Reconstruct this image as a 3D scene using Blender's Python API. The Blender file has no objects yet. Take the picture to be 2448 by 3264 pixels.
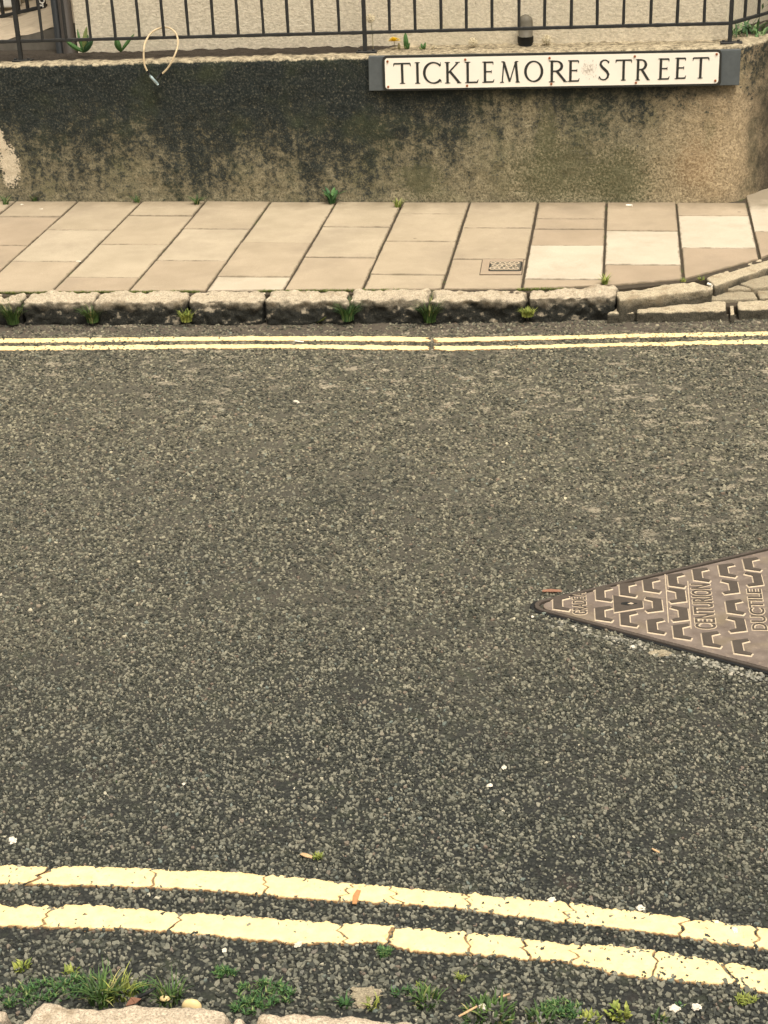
import bpy, bmesh, math, random
import numpy as np
from mathutils import Vector, Matrix, noise as mnoise
S = bpy.context.scene
COL = S.collection
# ------------------------------------------------------------------ camera
H = 2.02
FPX, PITCH, ROLL, YAW = 5140.88, 0.455534, -0.0387022, -0.1523035
def _axes():
    f = Vector((math.sin(YAW)*math.cos(PITCH), math.cos(YAW)*math.cos(PITCH), -math.sin(PITCH)))
    r = Vector((math.cos(YAW), -math.sin(YAW), 0)); u = r.cross(f)
    return (math.cos(ROLL)*r+math.sin(ROLL)*u, -math.sin(ROLL)*r+math.cos(ROLL)*u, f)
AR, AU, AF = _axes()
cd = bpy.data.cameras.new('camera'); cam = bpy.data.objects.new('camera', cd); COL.objects.link(cam)
cd.sensor_fit = 'VERTICAL'; cd.sensor_height = 24; cd.lens = 24*FPX/3264
cd.clip_start = 0.05; cd.clip_end = 500
m = Matrix.Identity(4)
for i in range(3):
    m[i][0], m[i][1], m[i][2] = AR[i], AU[i], -AF[i]
m[2][3] = H; cam.matrix_world = m
S.camera = cam
# ------------------------------------------------------------------ light
SUN_EL, SUN_AZ = 66, 148      # azimuth the light comes from, degrees clockwise from +Y
w = bpy.data.worlds.new('World'); S.world = w; w.use_nodes = True
nt = w.node_tree; bg = nt.nodes['Background']
sky = nt.nodes.new('ShaderNodeTexSky'); sky.sky_type = 'NISHITA'; sky.sun_disc = False
sky.sun_elevation = math.radians(SUN_EL); sky.sun_rotation = math.radians(SUN_AZ)
sky.dust_density = 6.0; sky.air_density = 1.0
hs = nt.nodes.new('ShaderNodeHueSaturation'); hs.inputs['Saturation'].default_value = 0.22
tm = nt.nodes.new('ShaderNodeMix'); tm.data_type = 'RGBA'; tm.blend_type = 'MULTIPLY'
tm.inputs[0].default_value = 1; tm.inputs[7].default_value = (1.0, 0.952, 0.865, 1)
nt.links.new(sky.outputs[0], hs.inputs['Color']); nt.links.new(hs.outputs[0], tm.inputs[6])
nt.links.new(tm.outputs[2], bg.inputs[0]); bg.inputs[1].default_value = 0.15
sd = bpy.data.lights.new('sun', 'SUN'); sun = bpy.data.objects.new('sun', sd); COL.objects.link(sun)
sd.energy = 1.3; sd.angle = math.radians(16); sd.color = (1, 0.932, 0.83)
a, e = math.radians(SUN_AZ), math.radians(SUN_EL)
dv = Vector((math.sin(a)*math.cos(e), math.cos(a)*math.cos(e), math.sin(e)))
sun.rotation_euler = dv.to_track_quat('Z', 'Y').to_euler(); sun.location = (0, 0, 6)
S.view_settings.view_transform = 'Standard'; S.view_settings.look = 'None'
S.view_settings.gamma = 1; S.view_settings.exposure = 0.62
# ------------------------------------------------------------------ measuring helpers
def _ray(x, y): return AF + AR*((x-1224)/FPX) - AU*((y-1632)/FPX)
def G(x, y, z=0.0):            # point of the level plane z seen at photo pixel
    d = _ray(x, y); t = (z-H)/d.z; return Vector((d.x*t, d.y*t, z))
def W(x, y, Y):                # point of the upright plane at depth Y seen at photo pixel
    d = _ray(x, y); t = Y/d.y; return Vector((d.x*t, Y, H+d.z*t))
YW = 7.01
PH = 0.095                     # pavement height
R = random.Random(7)
# ------------------------------------------------------------------ material helpers
class NT:
    def __init__(s, name):
        s.m = bpy.data.materials.new(name); s.m.use_nodes = True; s.t = s.m.node_tree
        s.b = s.t.nodes['Principled BSDF']; s.b.inputs['Specular IOR Level'].default_value = 0.3
        s.co = s.n('ShaderNodeTexCoord').outputs['Object']
    def n(s, k, **kw):
        x = s.t.nodes.new(k)
        for a_, v in kw.items(): setattr(x, a_, v)
        return x
    def l(s, a_, b_): s.t.links.new(a_, b_)
    def put(s, sock, v):
        if isinstance(v, bpy.types.NodeSocket): s.l(v, sock)
        elif isinstance(v, (tuple, list)) and len(v) == 3 and sock.type == 'RGBA': sock.default_value = (*v, 1)
        else: sock.default_value = v
    def noise(s, sc, det=4, rough=0.55, vec=None, dist=0.0, col=False):
        x = s.n('ShaderNodeTexNoise'); s.l(vec or s.co, x.inputs['Vector'])
        x.inputs['Scale'].default_value = sc; x.inputs['Detail'].default_value = det
        x.inputs['Roughness'].default_value = rough; x.inputs['Distortion'].default_value = dist
        return x.outputs['Color' if col else 'Fac']
    def vor(s, sc, feat='F1', out='Distance', vec=None, rnd=1.0):
        x = s.n('ShaderNodeTexVoronoi', feature=feat); s.l(vec or s.co, x.inputs['Vector'])
        x.inputs['Scale'].default_value = sc; x.inputs['Randomness'].default_value = rnd
        return x.outputs[out]
    def mp(s, v, a0, a1, b0=0.0, b1=1.0, smooth=False):
        x = s.n('ShaderNodeMapRange'); x.clamp = True
        if smooth: x.interpolation_type = 'SMOOTHSTEP'
        s.l(v, x.inputs[0])
        for i, q in zip((1, 2, 3, 4), (a0, a1, b0, b1)): s.put(x.inputs[i], q)
        return x.outputs[0]
    def mx(s, f, a_, b_, bt='MIX'):
        x = s.n('ShaderNodeMix', data_type='RGBA', blend_type=bt)
        s.put(x.inputs[0], f); s.put(x.inputs[6], a_); s.put(x.inputs[7], b_); return x.outputs[2]
    def ma(s, op, a_, b_=0.0):
        x = s.n('ShaderNodeMath', operation=op); s.put(x.inputs[0], a_); s.put(x.inputs[1], b_); return x.outputs[0]
    def xyz(s):
        x = s.n('ShaderNodeSeparateXYZ'); s.l(s.co, x.inputs[0]); return x.outputs
    def scaled(s, v):
        x = s.n('ShaderNodeMapping'); s.l(s.co, x.inputs[0]); x.inputs['Scale'].default_value = v; return x.outputs[0]
    def rnd(s): return s.n('ShaderNodeNewGeometry').outputs['Random Per Island']
    def normal(s): return s.n('ShaderNodeNewGeometry').outputs['Normal']
    def attr(s, name):
        x = s.n('ShaderNodeAttribute'); x.attribute_name = name; return x.outputs['Fac']
    def ramp(s, v, stops, interp='LINEAR'):
        x = s.n('ShaderNodeValToRGB'); s.l(v, x.inputs[0]); r = x.color_ramp; r.interpolation = interp
        while len(r.elements) < len(stops): r.elements.new(0.5)
        for e_, (p, c) in zip(r.elements, stops): e_.position = p; e_.color = (*c, 1)
        return x.outputs[0]
    def bump(s, h, st=0.5, dist=0.002, prev=None):
        x = s.n('ShaderNodeBump'); x.inputs['Strength'].default_value = st; x.inputs['Distance'].default_value = dist
        s.l(h, x.inputs['Height'])
        if prev: s.l(prev, x.inputs['Normal'])
        return x.outputs[0]
    def done(s, col, rough=0.85, nrm=None, metal=0.0, spec=None):
        s.put(s.b.inputs['Base Color'], col); s.put(s.b.inputs['Roughness'], rough)
        s.b.inputs['Metallic'].default_value = metal
        if spec is not None: s.b.inputs['Specular IOR Level'].default_value = spec
        if nrm: s.l(nrm, s.b.inputs['Normal'])
        return s.m
def simple(name, col, var=0.25, sc=60, rough=0.6, bump=0.3, metal=0.0, bd=0.001):
    t = NT(name); n = t.noise(sc, 5, 0.6)
    c = t.mx(n, tuple(q*(1-var) for q in col), tuple(min(1, q*(1+var)) for q in col))
    return t.done(c, rough, t.bump(n, bump, bd), metal)

def mud(t, c, k=0.8):
    X, Y, Z = t.xyz()
    sm = t.ma('MULTIPLY', t.mp(t.noise(12, 5, 0.68, t.scaled((1.0, 1.6, 1))), 0.56, 0.62), t.mp(t.noise(1.9, 3, 0.55), 0.41, 0.50))
    zone = t.ma('MAXIMUM', t.mp(Y, 4.55, 4.85), t.ma('MULTIPLY', t.mp(Y, 3.7, 4.1), t.mp(X, -0.55, -0.2)))
    sm = t.ma('MULTIPLY', sm, zone); return t.mx(t.ma('MULTIPLY', sm, k), c, (0.33, 0.285, 0.205))
def m_binder():
    t = NT('road_binder'); X, Y, Z = t.xyz()
    big = t.noise(1.1, 4, 0.6); mid = t.noise(9, 4, 0.6); fine = t.noise(190, 3, 0.7)
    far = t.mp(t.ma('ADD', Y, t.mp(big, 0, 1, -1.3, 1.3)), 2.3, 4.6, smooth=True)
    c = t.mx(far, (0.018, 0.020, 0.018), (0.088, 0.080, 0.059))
    c = t.mx(t.mp(fine, 0.35, 0.7), t.mx(1.0, c, (0.62, 0.62, 0.62), 'MULTIPLY'), t.mx(1.0, c, (1.35, 1.33, 1.3), 'MULTIPLY'))
    # mossy green and reddish silt here and there
    c = t.mx(t.mp(t.noise(14, 4, 0.6), 0.55, 0.72, 0, 0.6), c, (0.050, 0.058, 0.032))
    c = t.mx(t.mp(t.noise(6.3, 3, 0.6, t.scaled((1, 1, 3))), 0.62, 0.8, 0, 0.45), c, (0.085, 0.055, 0.045))
    # pale smears of dried mud pressed into the far half
    cell = t.vor(118, 'F1', 'Color'); dist = t.vor(118); cs = t.n('ShaderNodeSeparateColor'); t.l(cell, cs.inputs[0])
    out = t.ma('MAXIMUM', t.mp(t.ma('SUBTRACT', X, t.ma('MULTIPLY', Y, 0.075)), 1.28, 1.36, 0.12, 1), t.mp(t.ma('ADD', X, t.ma('MULTIPLY', Y, 0.43)), -0.96, -1.04, 0.12, 1))
    c = t.mx(t.ma('MULTIPLY', t.mp(dist, 0.50, 0.36), out), c, t.ramp(cs.outputs[0], [(0, (0.04, 0.042, 0.035)), (0.5, (0.11, 0.11, 0.09)), (1, (0.21, 0.20, 0.16))]))
    c = mud(t, c, 0.75)
    gut = t.ma('SUBTRACT', Y, t.ma('MULTIPLY', X, 0.053)); gut = t.ma('ADD', gut, t.mp(mid, 0.2, 0.8, -0.03, 0.03))
    c = t.mx(t.mp(gut, 5.54, 5.62, 0, 0.8), c, t.mx(fine, (0.055, 0.045, 0.034), (0.125, 0.10, 0.075)))
    v = t.vor(125); b1 = t.bump(v, 0.6, 0.002); b2 = t.bump(fine, 0.7, 0.0015, b1)
    return t.done(c, t.mp(mid, 0.3, 0.7, 0.7, 0.95), b2)
def m_chip():
    t = NT('road_chipping'); X, Y, Z = t.xyz(); r = t.rnd()
    c = t.ramp(r, [(0.0, (0.028, 0.031, 0.027)), (0.30, (0.060, 0.063, 0.053)), (0.50, (0.130, 0.130, 0.105)), (0.75, (0.185, 0.180, 0.145)), (0.94, (0.240, 0.228, 0.180)),
                   (0.955, (0.17, 0.125, 0.10)), (0.97, (0.14, 0.175, 0.165)), (0.985, (0.22, 0.21, 0.17)), (0.9985, (0.30, 0.28, 0.22)), (1.0, (0.50, 0.46, 0.36))])
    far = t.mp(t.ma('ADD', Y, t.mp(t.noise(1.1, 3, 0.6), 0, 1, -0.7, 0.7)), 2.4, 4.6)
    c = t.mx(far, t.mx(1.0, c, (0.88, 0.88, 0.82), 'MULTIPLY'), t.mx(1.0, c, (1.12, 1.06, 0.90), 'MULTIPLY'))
    f = t.noise(420, 3, 0.7)
    c = t.mx(1.0, c, t.ramp(f, [(0.3, (0.72, 0.72, 0.72)), (0.7, (1.2, 1.2, 1.2))]), 'MULTIPLY')
    c = mud(t, c, 0.75)
    c = t.mx(t.mp(t.noise(2.3, 4, 0.6), 0.52, 0.70, 0, 0.42), c, (0.045, 0.048, 0.038))
    return t.done(c, 0.78, t.bump(f, 0.5, 0.0006), spec=0.35)
def m_paint():
    t = NT('yellow_road_paint'); X, Y, Z = t.xyz()
    n = t.noise(38, 5, 0.65); f = t.noise(260, 3, 0.6, t.scaled((0.4, 1, 1)))
    c = t.mx(t.mp(n, 0.3, 0.72), (0.78, 0.585, 0.27), (0.88, 0.695, 0.37))
    c = t.mx(t.mp(t.noise(75, 4, 0.7), 0.60, 0.72, 0, 0.5), c, (0.40, 0.28, 0.11))
    ed = t.ma('ADD', t.attr('edge'), t.mp(t.noise(120, 3, 0.6), 0, 1, -0.35, 0.35))
    c = t.mx(t.mp(ed, 0.60, 0.95, 0, 0.9), c, (0.16, 0.085, 0.038))
    c = t.mx(t.mp(f, 0.64, 0.72, 0, 0.35), c, (0.45, 0.35, 0.16))
    b = t.bump(t.noise(110, 3, 0.55), 0.45, 0.002); b = t.bump(t.vor(110), 0.2, 0.0015, b)
    return t.done(c, 0.7, b)
def m_slab():
    t = NT('concrete_slab'); X, Y, Z = t.xyz()
    a0 = t.attr('tone')
    c = t.ramp(a0, [(0.0, (0.355, 0.275, 0.192)), (0.5, (0.42, 0.345, 0.24)), (1.0, (0.515, 0.445, 0.34))])
    n = t.noise(6, 5, 0.6); g = t.noise(330, 3, 0.6)
    c = t.mx(1.0, c, t.ramp(n, [(0.3, (0.88, 0.88, 0.86)), (0.7, (1.08, 1.08, 1.08))]), 'MULTIPLY')
    c = t.mx(1.0, c, t.ramp(g, [(0.25, (0.84, 0.84, 0.84)), (0.75, (1.12, 1.12, 1.12))]), 'MULTIPLY')
    # grime band along the foot of the wall, ragged outline
    gr = t.mp(t.ma('ADD', Y, t.mp(t.noise(9, 5, 0.65), 0, 1, -0.16, 0.16)), 6.86, 7.03, 0, 0.7)
    c = t.mx(gr, c, (0.16, 0.125, 0.075))
    c = t.mx(t.mp(t.noise(26, 4, 0.7), 0.66, 0.78, 0, 0.4), c, (0.27, 0.21, 0.14))
    c = t.mx(t.mp(t.noise(55, 4, 0.7, t.scaled((0.35, 1, 1))), 0.68, 0.74, 0, 0.45), c, (0.62, 0.54, 0.40))
    rim = t.ma('ADD', t.attr('rim'), t.mp(t.noise(24, 4, 0.7), 0.25, 0.75, -0.75, 0.35))
    c = t.mx(t.mp(rim, 0.35, 1.0, 0, 0.75), c, (0.15, 0.12, 0.075))
    blot = t.noise(3.1, 5, 0.65); c = t.mx(t.mp(blot, 0.50, 0.68, 0, 0.42), c, (0.26, 0.21, 0.15))
    return t.done(c, 0.85, t.bump(g, 0.25, 0.0008))
def m_joint():
    t = NT('joint_grit'); n = t.noise(120, 4, 0.7); g = t.noise(14, 3, 0.6)
    c = t.mx(n, (0.018, 0.014, 0.010), (0.10, 0.078, 0.05)); c = t.mx(t.mp(g, 0.58, 0.7, 0, 0.8), c, (0.06, 0.08, 0.02))
    return t.done(c, 0.95, t.bump(n, 0.8, 0.003))
def m_granite(name='kerb_granite', dark=1.0, base=(0.50, 0.42, 0.30)):
    t = NT(name); X, Y, Z = t.xyz(); N = t.normal()
    sn = t.n('ShaderNodeSeparateXYZ'); t.l(N, sn.inputs[0])
    n1 = t.noise(55, 5, 0.7); n2 = t.noise(240, 3, 0.7); n3 = t.noise(18, 4, 0.6)
    c = t.ramp(n2, [(0.28, tuple(q*0.45 for q in base)), (0.5, base), (0.72, tuple(min(1, q*1.45) for q in base))])
    c = t.mx(t.mp(n1, 0.48, 0.68, 0, 0.5), c, (0.24, 0.19, 0.13))
    c = t.mx(t.mp(n3, 0.58, 0.66, 0, 0.55), c, (0.26, 0.195, 0.115))
    # black algae crust with a ragged edge over the upright face
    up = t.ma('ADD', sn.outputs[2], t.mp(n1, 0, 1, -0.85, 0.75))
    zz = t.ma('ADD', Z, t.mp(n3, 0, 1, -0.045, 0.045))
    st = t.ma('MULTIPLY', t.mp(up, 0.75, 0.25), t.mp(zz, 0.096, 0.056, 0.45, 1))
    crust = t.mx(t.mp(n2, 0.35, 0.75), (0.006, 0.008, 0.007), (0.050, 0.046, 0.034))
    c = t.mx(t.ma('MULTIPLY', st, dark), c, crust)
    b = t.bump(n1, 1.0, 0.009); b = t.bump(n2, 0.7, 0.003, b)
    return t.done(c, 0.9, b)
def m_wall():
    t = NT('stained_render'); X, Y, Z = t.xyz()
    fc = t.n('ShaderNodeFloatCurve'); t.l(t.mp(X, -3.0, 0.8), fc.inputs['Value'])
    pts = [(-3.0, .20), (-2.72, .20), (-2.60, .18), (-2.40, .25), (-2.15, .27), (-1.95, .17), (-1.75, .22), (-1.55, .23), (-1.33, .16), (-1.18, .17), (-1.02, .30), (-0.85, .36), (-0.70, .37),
           (-0.52, .43), (-0.40, .55), (-0.28, .53), (-0.15, .50), (0.0, .46), (0.10, .50), (0.19, .60), (0.30, .68), (0.5, .74), (0.8, .60)]
    cv = fc.mapping.curves[0]
    for i, (x_, z_) in enumerate(pts):
        p = ((x_+3.0)/3.8, z_)
        if i == 0: cv.points[0].location = p
        elif i == len(pts)-1: cv.points[-1].location = p
        else: cv.points.new(*p)
    fc.mapping.update()
    big = t.noise(2.6, 5, 0.62, t.scaled((1, 1, 0.8))); mid = t.noise(11, 6, 0.68); gr = t.noise(95, 4, 0.75); gr2 = t.noise(210, 2, 0.6); sp = t.noise(42, 4, 0.75)
    h = t.ma('SUBTRACT', Z, fc.outputs[0])
    h = t.ma('ADD', h, t.mp(big, 0.2, 0.8, -0.13, 0.13)); h = t.ma('ADD', h, t.mp(mid, 0.3, 0.7, -0.09, 0.09)); strk = t.noise(7, 4, 0.6, t.scaled((2.2, 1, 0.35))); h = t.ma('ADD', h, t.mp(strk, 0.25, 0.75, -0.17, 0.17))
    h = t.ma('ADD', h, t.mp(gr, 0.35, 0.65, -0.26, 0.26)); h = t.ma('ADD', h, t.mp(sp, 0.3, 0.7, -0.24, 0.24))
    k = t.mp(h, -0.15, 0.13)
    warm = t.mp(X, 0.05, 0.42)
    light = t.mx(warm, (0.275, 0.238, 0.155), (0.350, 0.275, 0.175))
    light = t.mx(t.mp(gr, 0.38, 0.64), t.mx(warm, t.mx(1.0, light, (0.32, 0.33, 0.31), 'MULTIPLY'), t.mx(1.0, light, (0.62, 0.60, 0.56), 'MULTIPLY')), t.mx(1.0, light, (1.42, 1.40, 1.32), 'MULTIPLY'))
    light = t.mx(t.mp(t.noise(5.5, 4, 0.6), 0.50, 0.72, 0, 0.6), light, (0.135, 0.130, 0.065))
    dark = t.ramp(gr, [(0.36, (0.006, 0.010, 0.010)), (0.52, (0.019, 0.024, 0.021)), (0.62, (0.058, 0.059, 0.045)), (0.74, (0.22, 0.19, 0.125))])
    dark = t.mx(t.mp(t.noise(4, 3, 0.6), 0.5, 0.7, 0, 0.5), dark, t.mx(gr, (0.02, 0.03, 0.012), (0.08, 0.09, 0.04)))
    c = t.mx(k, light, dark)
    def blob(cx, cz, rx, rz):
        q = t.ma('ADD', t.ma('POWER', t.ma('DIVIDE', t.ma('SUBTRACT', X, cx), rx), 2.0), t.ma('POWER', t.ma('DIVIDE', t.ma('SUBTRACT', Z, cz), rz), 2.0))
        q = t.ma('ADD', q, t.mp(mid, 0.2, 0.8, -0.8, 0.8)); return t.ma('ADD', q, t.mp(gr, 0.3, 0.7, -1.2, 1.2))
    green = t.mx(gr, (0.022, 0.030, 0.014), (0.16, 0.15, 0.075))
    for (cx, cz, rx, rz) in ((-0.24, 0.22, 0.20, 0.13), (0.02, 0.20, 0.12, 0.13), (-0.86, 0.19, 0.10, 0.08), (-0.30, 0.36, 0.05, 0.14)):
        c = t.mx(t.mp(blob(cx, cz, rx, rz), 1.5, 0.3, 0, 0.72), c, green)
    rust = t.mx(gr, (0.20, 0.10, 0.045), (0.42, 0.26, 0.12))
    c = t.mx(t.mp(blob(0.34, 0.26, 0.09, 0.10), 1.3, 0.2, 0, 0.25), c, rust)
    # the turned end of the wall fades to near black
    c = t.mx(t.mp(t.ma('ADD', X, t.mp(mid, 0.25, 0.75, -0.07, 0.07)), 0.52, 0.66, 0, 0.85), c, (0.022, 0.020, 0.014))
    under = t.ma('MULTIPLY', t.mp(t.ma('ADD', Z, t.mp(mid, 0.25, 0.75, -0.03, 0.03)), 0.53, 0.575), t.ma('MULTIPLY', t.mp(X, -1.06, -0.98), t.mp(X, 0.50, 0.40)))  # contact shadow of the sign, painted into the wall colour
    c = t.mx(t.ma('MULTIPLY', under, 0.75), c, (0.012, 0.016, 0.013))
    # spalled patch of bare white render at the left
    c = t.mx(t.mp(blob(-2.745, 0.255, 0.042, 0.085), 1.3, 0.9), c, t.mx(gr, (0.42, 0.34, 0.23), (0.78, 0.68, 0.50)))
    c = t.mx(t.mp(blob(-2.765, 0.345, 0.018, 0.07), 1.1, 0.8), c, t.mx(gr, (0.42, 0.34, 0.23), (0.78, 0.68, 0.50)))
    # top of the wall: worn pale lip, dark soil strip behind it (fades out to the right)
    lip = t.mx(t.mp(sp, 0.34, 0.62), (0.11, 0.09, 0.055), (0.50, 0.42, 0.28))
    soil = t.mx(gr, (0.012, 0.010, 0.007), (0.07, 0.054, 0.038))
    yy = t.ma('ADD', t.ma('ADD', Y, t.mp(t.noise(13, 4, 0.6), 0.2, 0.8, -0.035, 0.035)), t.mp(X, -1.1, -0.9, 0, -0.2))
    top = t.mx(t.mp(yy, 7.075, 7.11), lip, soil)
    tz = t.ma('SUBTRACT', Z, t.mp(X, -3.0, 0.6, 0.7025, 0.7525))
    tz = t.ma('ADD', tz, t.mp(sp, 0.2, 0.8, -0.006, 0.010))
    c = t.mx(t.mp(tz, -0.010, -0.003), c, top)
    hb = t.ma('ADD', gr, t.ma('MULTIPLY', sp, 0.8))
    b = t.bump(hb, 0.9, 0.006); b = t.bump(gr2, 0.5, 0.002, b)
    return t.done(c, 0.92, b)
def m_house():
    t = NT('cream_roughcast'); v = t.noise(95, 4, 0.7, t.scaled((0.7, 1, 1.2))); n = t.noise(2.2, 4, 0.6); g = t.noise(38, 3, 0.7)
    c = t.mx(t.mp(v, 0.32, 0.66), (0.50, 0.43, 0.31), (0.80, 0.71, 0.54))
    c = t.mx(t.mp(n, 0.5, 0.7, 0, 0.4), c, (0.50, 0.46, 0.33))
    c = t.mx(t.mp(g, 0.66, 0.74, 0, 0.6), c, (0.20, 0.165, 0.11))
    return t.done(c, 0.9, t.bump(v, 0.6, 0.006))
def m_iron():
    t = NT('cast_iron_brown'); n = t.noise(26, 5, 0.65); f = t.noise(300, 3, 0.6)
    c = t.mx(t.mp(n, 0.3, 0.7), (0.135, 0.104, 0.084), (0.222, 0.178, 0.144))
    c = t.mx(t.mp(t.noise(60, 4, 0.7), 0.55, 0.72, 0, 0.6), c, (0.32, 0.25, 0.18))
    c = t.mx(t.mp(t.noise(9, 3, 0.6), 0.55, 0.75, 0, 0.45), c, (0.24, 0.19, 0.10))
    return t.done(c, t.mp(n, 0.3, 0.7, 0.5, 0.75), t.bump(f, 0.4, 0.0006), metal=0.15, spec=0.4)
def m_leaf(name, c0, c1, c2=None):
    t = NT(name); r = t.rnd()
    st = [(0.0, c0), (0.75, c1), (1.0, c2 or c1)]
    c = t.ramp(r, st); c = t.mx(1.0, c, t.ramp(t.noise(160, 3, 0.6), [(0.3, (0.7, 0.7, 0.7)), (0.7, (1.25, 1.25, 1.25))]), 'MULTIPLY')
    t.b.inputs['Transmission Weight'].default_value = 0
    return t.done(c, 0.6)
M = dict(binder=m_binder(), chip=m_chip(), paint=m_paint(), slab=m_slab(), joint=m_joint(), granite=m_granite(), granite_pale=m_granite('kerb_granite_pale', 0.9, (0.50, 0.42, 0.285)),
         near_granite=m_granite('near_kerb_granite', 0.55, (0.56, 0.46, 0.335)), sett=m_granite('sett_stone', 0.3, (0.36, 0.305, 0.205)),
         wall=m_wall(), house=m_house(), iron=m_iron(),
         iron_dark=simple('worn_tread_iron', (0.072, 0.058, 0.046), 0.35, 60, 0.55, 0.3), dust=simple('pale_road_dust', (0.50, 0.405, 0.285), 0.3, 140, 0.9, 0.5),
         iron_black=simple('black_painted_iron', (0.024, 0.024, 0.022), 0.6, 70, 0.55, 0.9, bd=0.002), sign_white=simple('enamel_white', (0.86, 0.80, 0.68), 0.03, 20, 0.35, 0.05),
         sign_black=simple('letter_black', (0.030, 0.030, 0.026), 0.4, 90, 0.5, 0.2), board=simple('blue_grey_board', (0.088, 0.098, 0.098), 0.25, 45, 0.6, 0.3),
         rust=simple('rust', (0.26, 0.085, 0.03), 0.5, 300, 0.8, 0.4), scratch=simple('scraped_grey', (0.54, 0.47, 0.38), 0.45, 120, 0.8, 0.4),
         cable=simple('beige_sleeve', (0.56, 0.44, 0.27), 0.1, 60, 0.45, 0.1), rubber=simple('black_rubber', (0.012, 0.013, 0.013), 0.3, 60, 0.6, 0.1),
         lockblue=simple('lock_body_metal', (0.34, 0.42, 0.42), 0.4, 200, 0.35, 0.2, 0.6),
         pipe_grey=simple('grey_vent_pipe', (0.135, 0.120, 0.088), 0.25, 60, 0.6, 0.3), pipe_black=simple('black_collar', (0.018, 0.020, 0.020), 0.3, 60, 0.6, 0.2),
         pipe_brown=simple('brown_downpipe', (0.040, 0.032, 0.024), 0.35, 40, 0.6, 0.4), step=simple('tan_concrete', (0.42, 0.345, 0.245), 0.35, 22, 0.9, 0.5, bd=0.004),
         dark_render=simple('dark_render', (0.135, 0.12, 0.095), 0.4, 24, 0.9, 0.6, bd=0.004), grey_render=simple('grey_render', (0.30, 0.265, 0.185), 0.35, 40, 0.9, 0.6, bd=0.004),
         gritmat=m_leaf('loose_grit', (0.12, 0.12, 0.10), (0.30, 0.28, 0.22), (0.42, 0.38, 0.29)), panel=simple('white_panel', (0.80, 0.78, 0.70), 0.03, 10, 0.5, 0.05), yellow=simple('petal_yellow', (0.85, 0.62, 0.02), 0.12, 200, 0.6, 0.2),
         fluff=simple('seed_fluff', (0.72, 0.64, 0.46), 0.1, 200, 0.8, 0.2), stem=simple('flower_stem', (0.20, 0.17, 0.08), 0.25, 100, 0.6, 0.2), bark=simple('grey_bark', (0.16, 0.14, 0.10), 0.4, 60, 0.9, 0.8),
         pebble=simple('white_quartz', (0.66, 0.60, 0.48), 0.25, 120, 0.6, 0.4), shell=simple('yellow_shell', (0.72, 0.55, 0.27), 0.2, 80, 0.5, 0.2), orange=simple('orange_strip', (0.42, 0.21, 0.085), 0.5, 90, 0.7, 0.3), tan=simple('dry_straw', (0.55, 0.36, 0.19), 0.25, 90, 0.8, 0.3),
         deadleaf=simple('dead_leaf', (0.26, 0.13, 0.08), 0.4, 60, 0.8, 0.3), gum=simple('old_gum', (0.075, 0.055, 0.035), 0.4, 150, 0.9, 0.3), paper=simple('white_scrap', (0.85, 0.80, 0.68), 0.06, 50, 0.8, 0.2),
         grass=m_leaf('grass_green', (0.030, 0.060, 0.018), (0.085, 0.150, 0.035), (0.36, 0.31, 0.13)), weed=m_leaf('weed_green', (0.024, 0.070, 0.026), (0.080, 0.170, 0.045), (0.24, 0.27, 0.10)), yweed=m_leaf('yellow_green_weed', (0.12, 0.17, 0.03), (0.30, 0.32, 0.07)),
         moss=m_leaf('moss_green', (0.055, 0.085, 0.016), (0.17, 0.19, 0.045)), shrubleaf=m_leaf('shrub_green', (0.030, 0.080, 0.028), (0.11, 0.20, 0.07), (0.22, 0.30, 0.13)),
         soil=simple('bare_soil', (0.05, 0.04, 0.028), 0.5, 90, 0.95, 0.9, bd=0.004))
# ------------------------------------------------------------------ object helpers
def mesh_obj(name, V, F, mats, parent=None, smooth=False, mi=None):
    me = bpy.data.meshes.new(name); me.from_pydata([tuple(v) for v in V], [], F); me.update()
    for mm in (mats if isinstance(mats, list) else [mats]): me.materials.append(mm)
    if mi is not None: me.polygons.foreach_set('material_index', mi)
    if smooth: me.polygons.foreach_set('use_smooth', [True]*len(me.polygons))
    o = bpy.data.objects.new(name, me); COL.objects.link(o)
    if parent: o.parent = parent
    return o
def bm_obj(name, bm, mat, parent=None, smooth=False):
    me = bpy.data.meshes.new(name); bm.to_mesh(me); bm.free()
    for mm in (mat if isinstance(mat, list) else [mat]): me.materials.append(mm)
    if smooth: me.polygons.foreach_set('use_smooth', [True]*len(me.polygons))
    o = bpy.data.objects.new(name, me); COL.objects.link(o)
    if parent: o.parent = parent
    return o
def tag(o, label=None, cat=None, group=None, kind=None):
    if label: o['label'] = label
    if cat: o['category'] = cat
    if group: o['group'] = group
    if kind: o['kind'] = kind
    return o
def empty(name, loc=(0, 0, 0)):
    o = bpy.data.objects.new(name, None); o.empty_display_size = 0.05; o.location = loc; COL.objects.link(o); return o
def child(o, root):            # parent a mesh built in world coordinates
    o.parent = root; o.matrix_parent_inverse = Matrix.Translation(-Vector(root.location)); return o
def box(bm, x0, x1, y0, y1, z0, z1):
    v = [bm.verts.new(p) for p in ((x0,y0,z0),(x1,y0,z0),(x1,y1,z0),(x0,y1,z0),(x0,y0,z1),(x1,y0,z1),(x1,y1,z1),(x0,y1,z1))]
    for f in ((0,3,2,1),(4,5,6,7),(0,1,5,4),(1,2,6,5),(2,3,7,6),(3,0,4,7)): bm.faces.new([v[i] for i in f])
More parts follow.
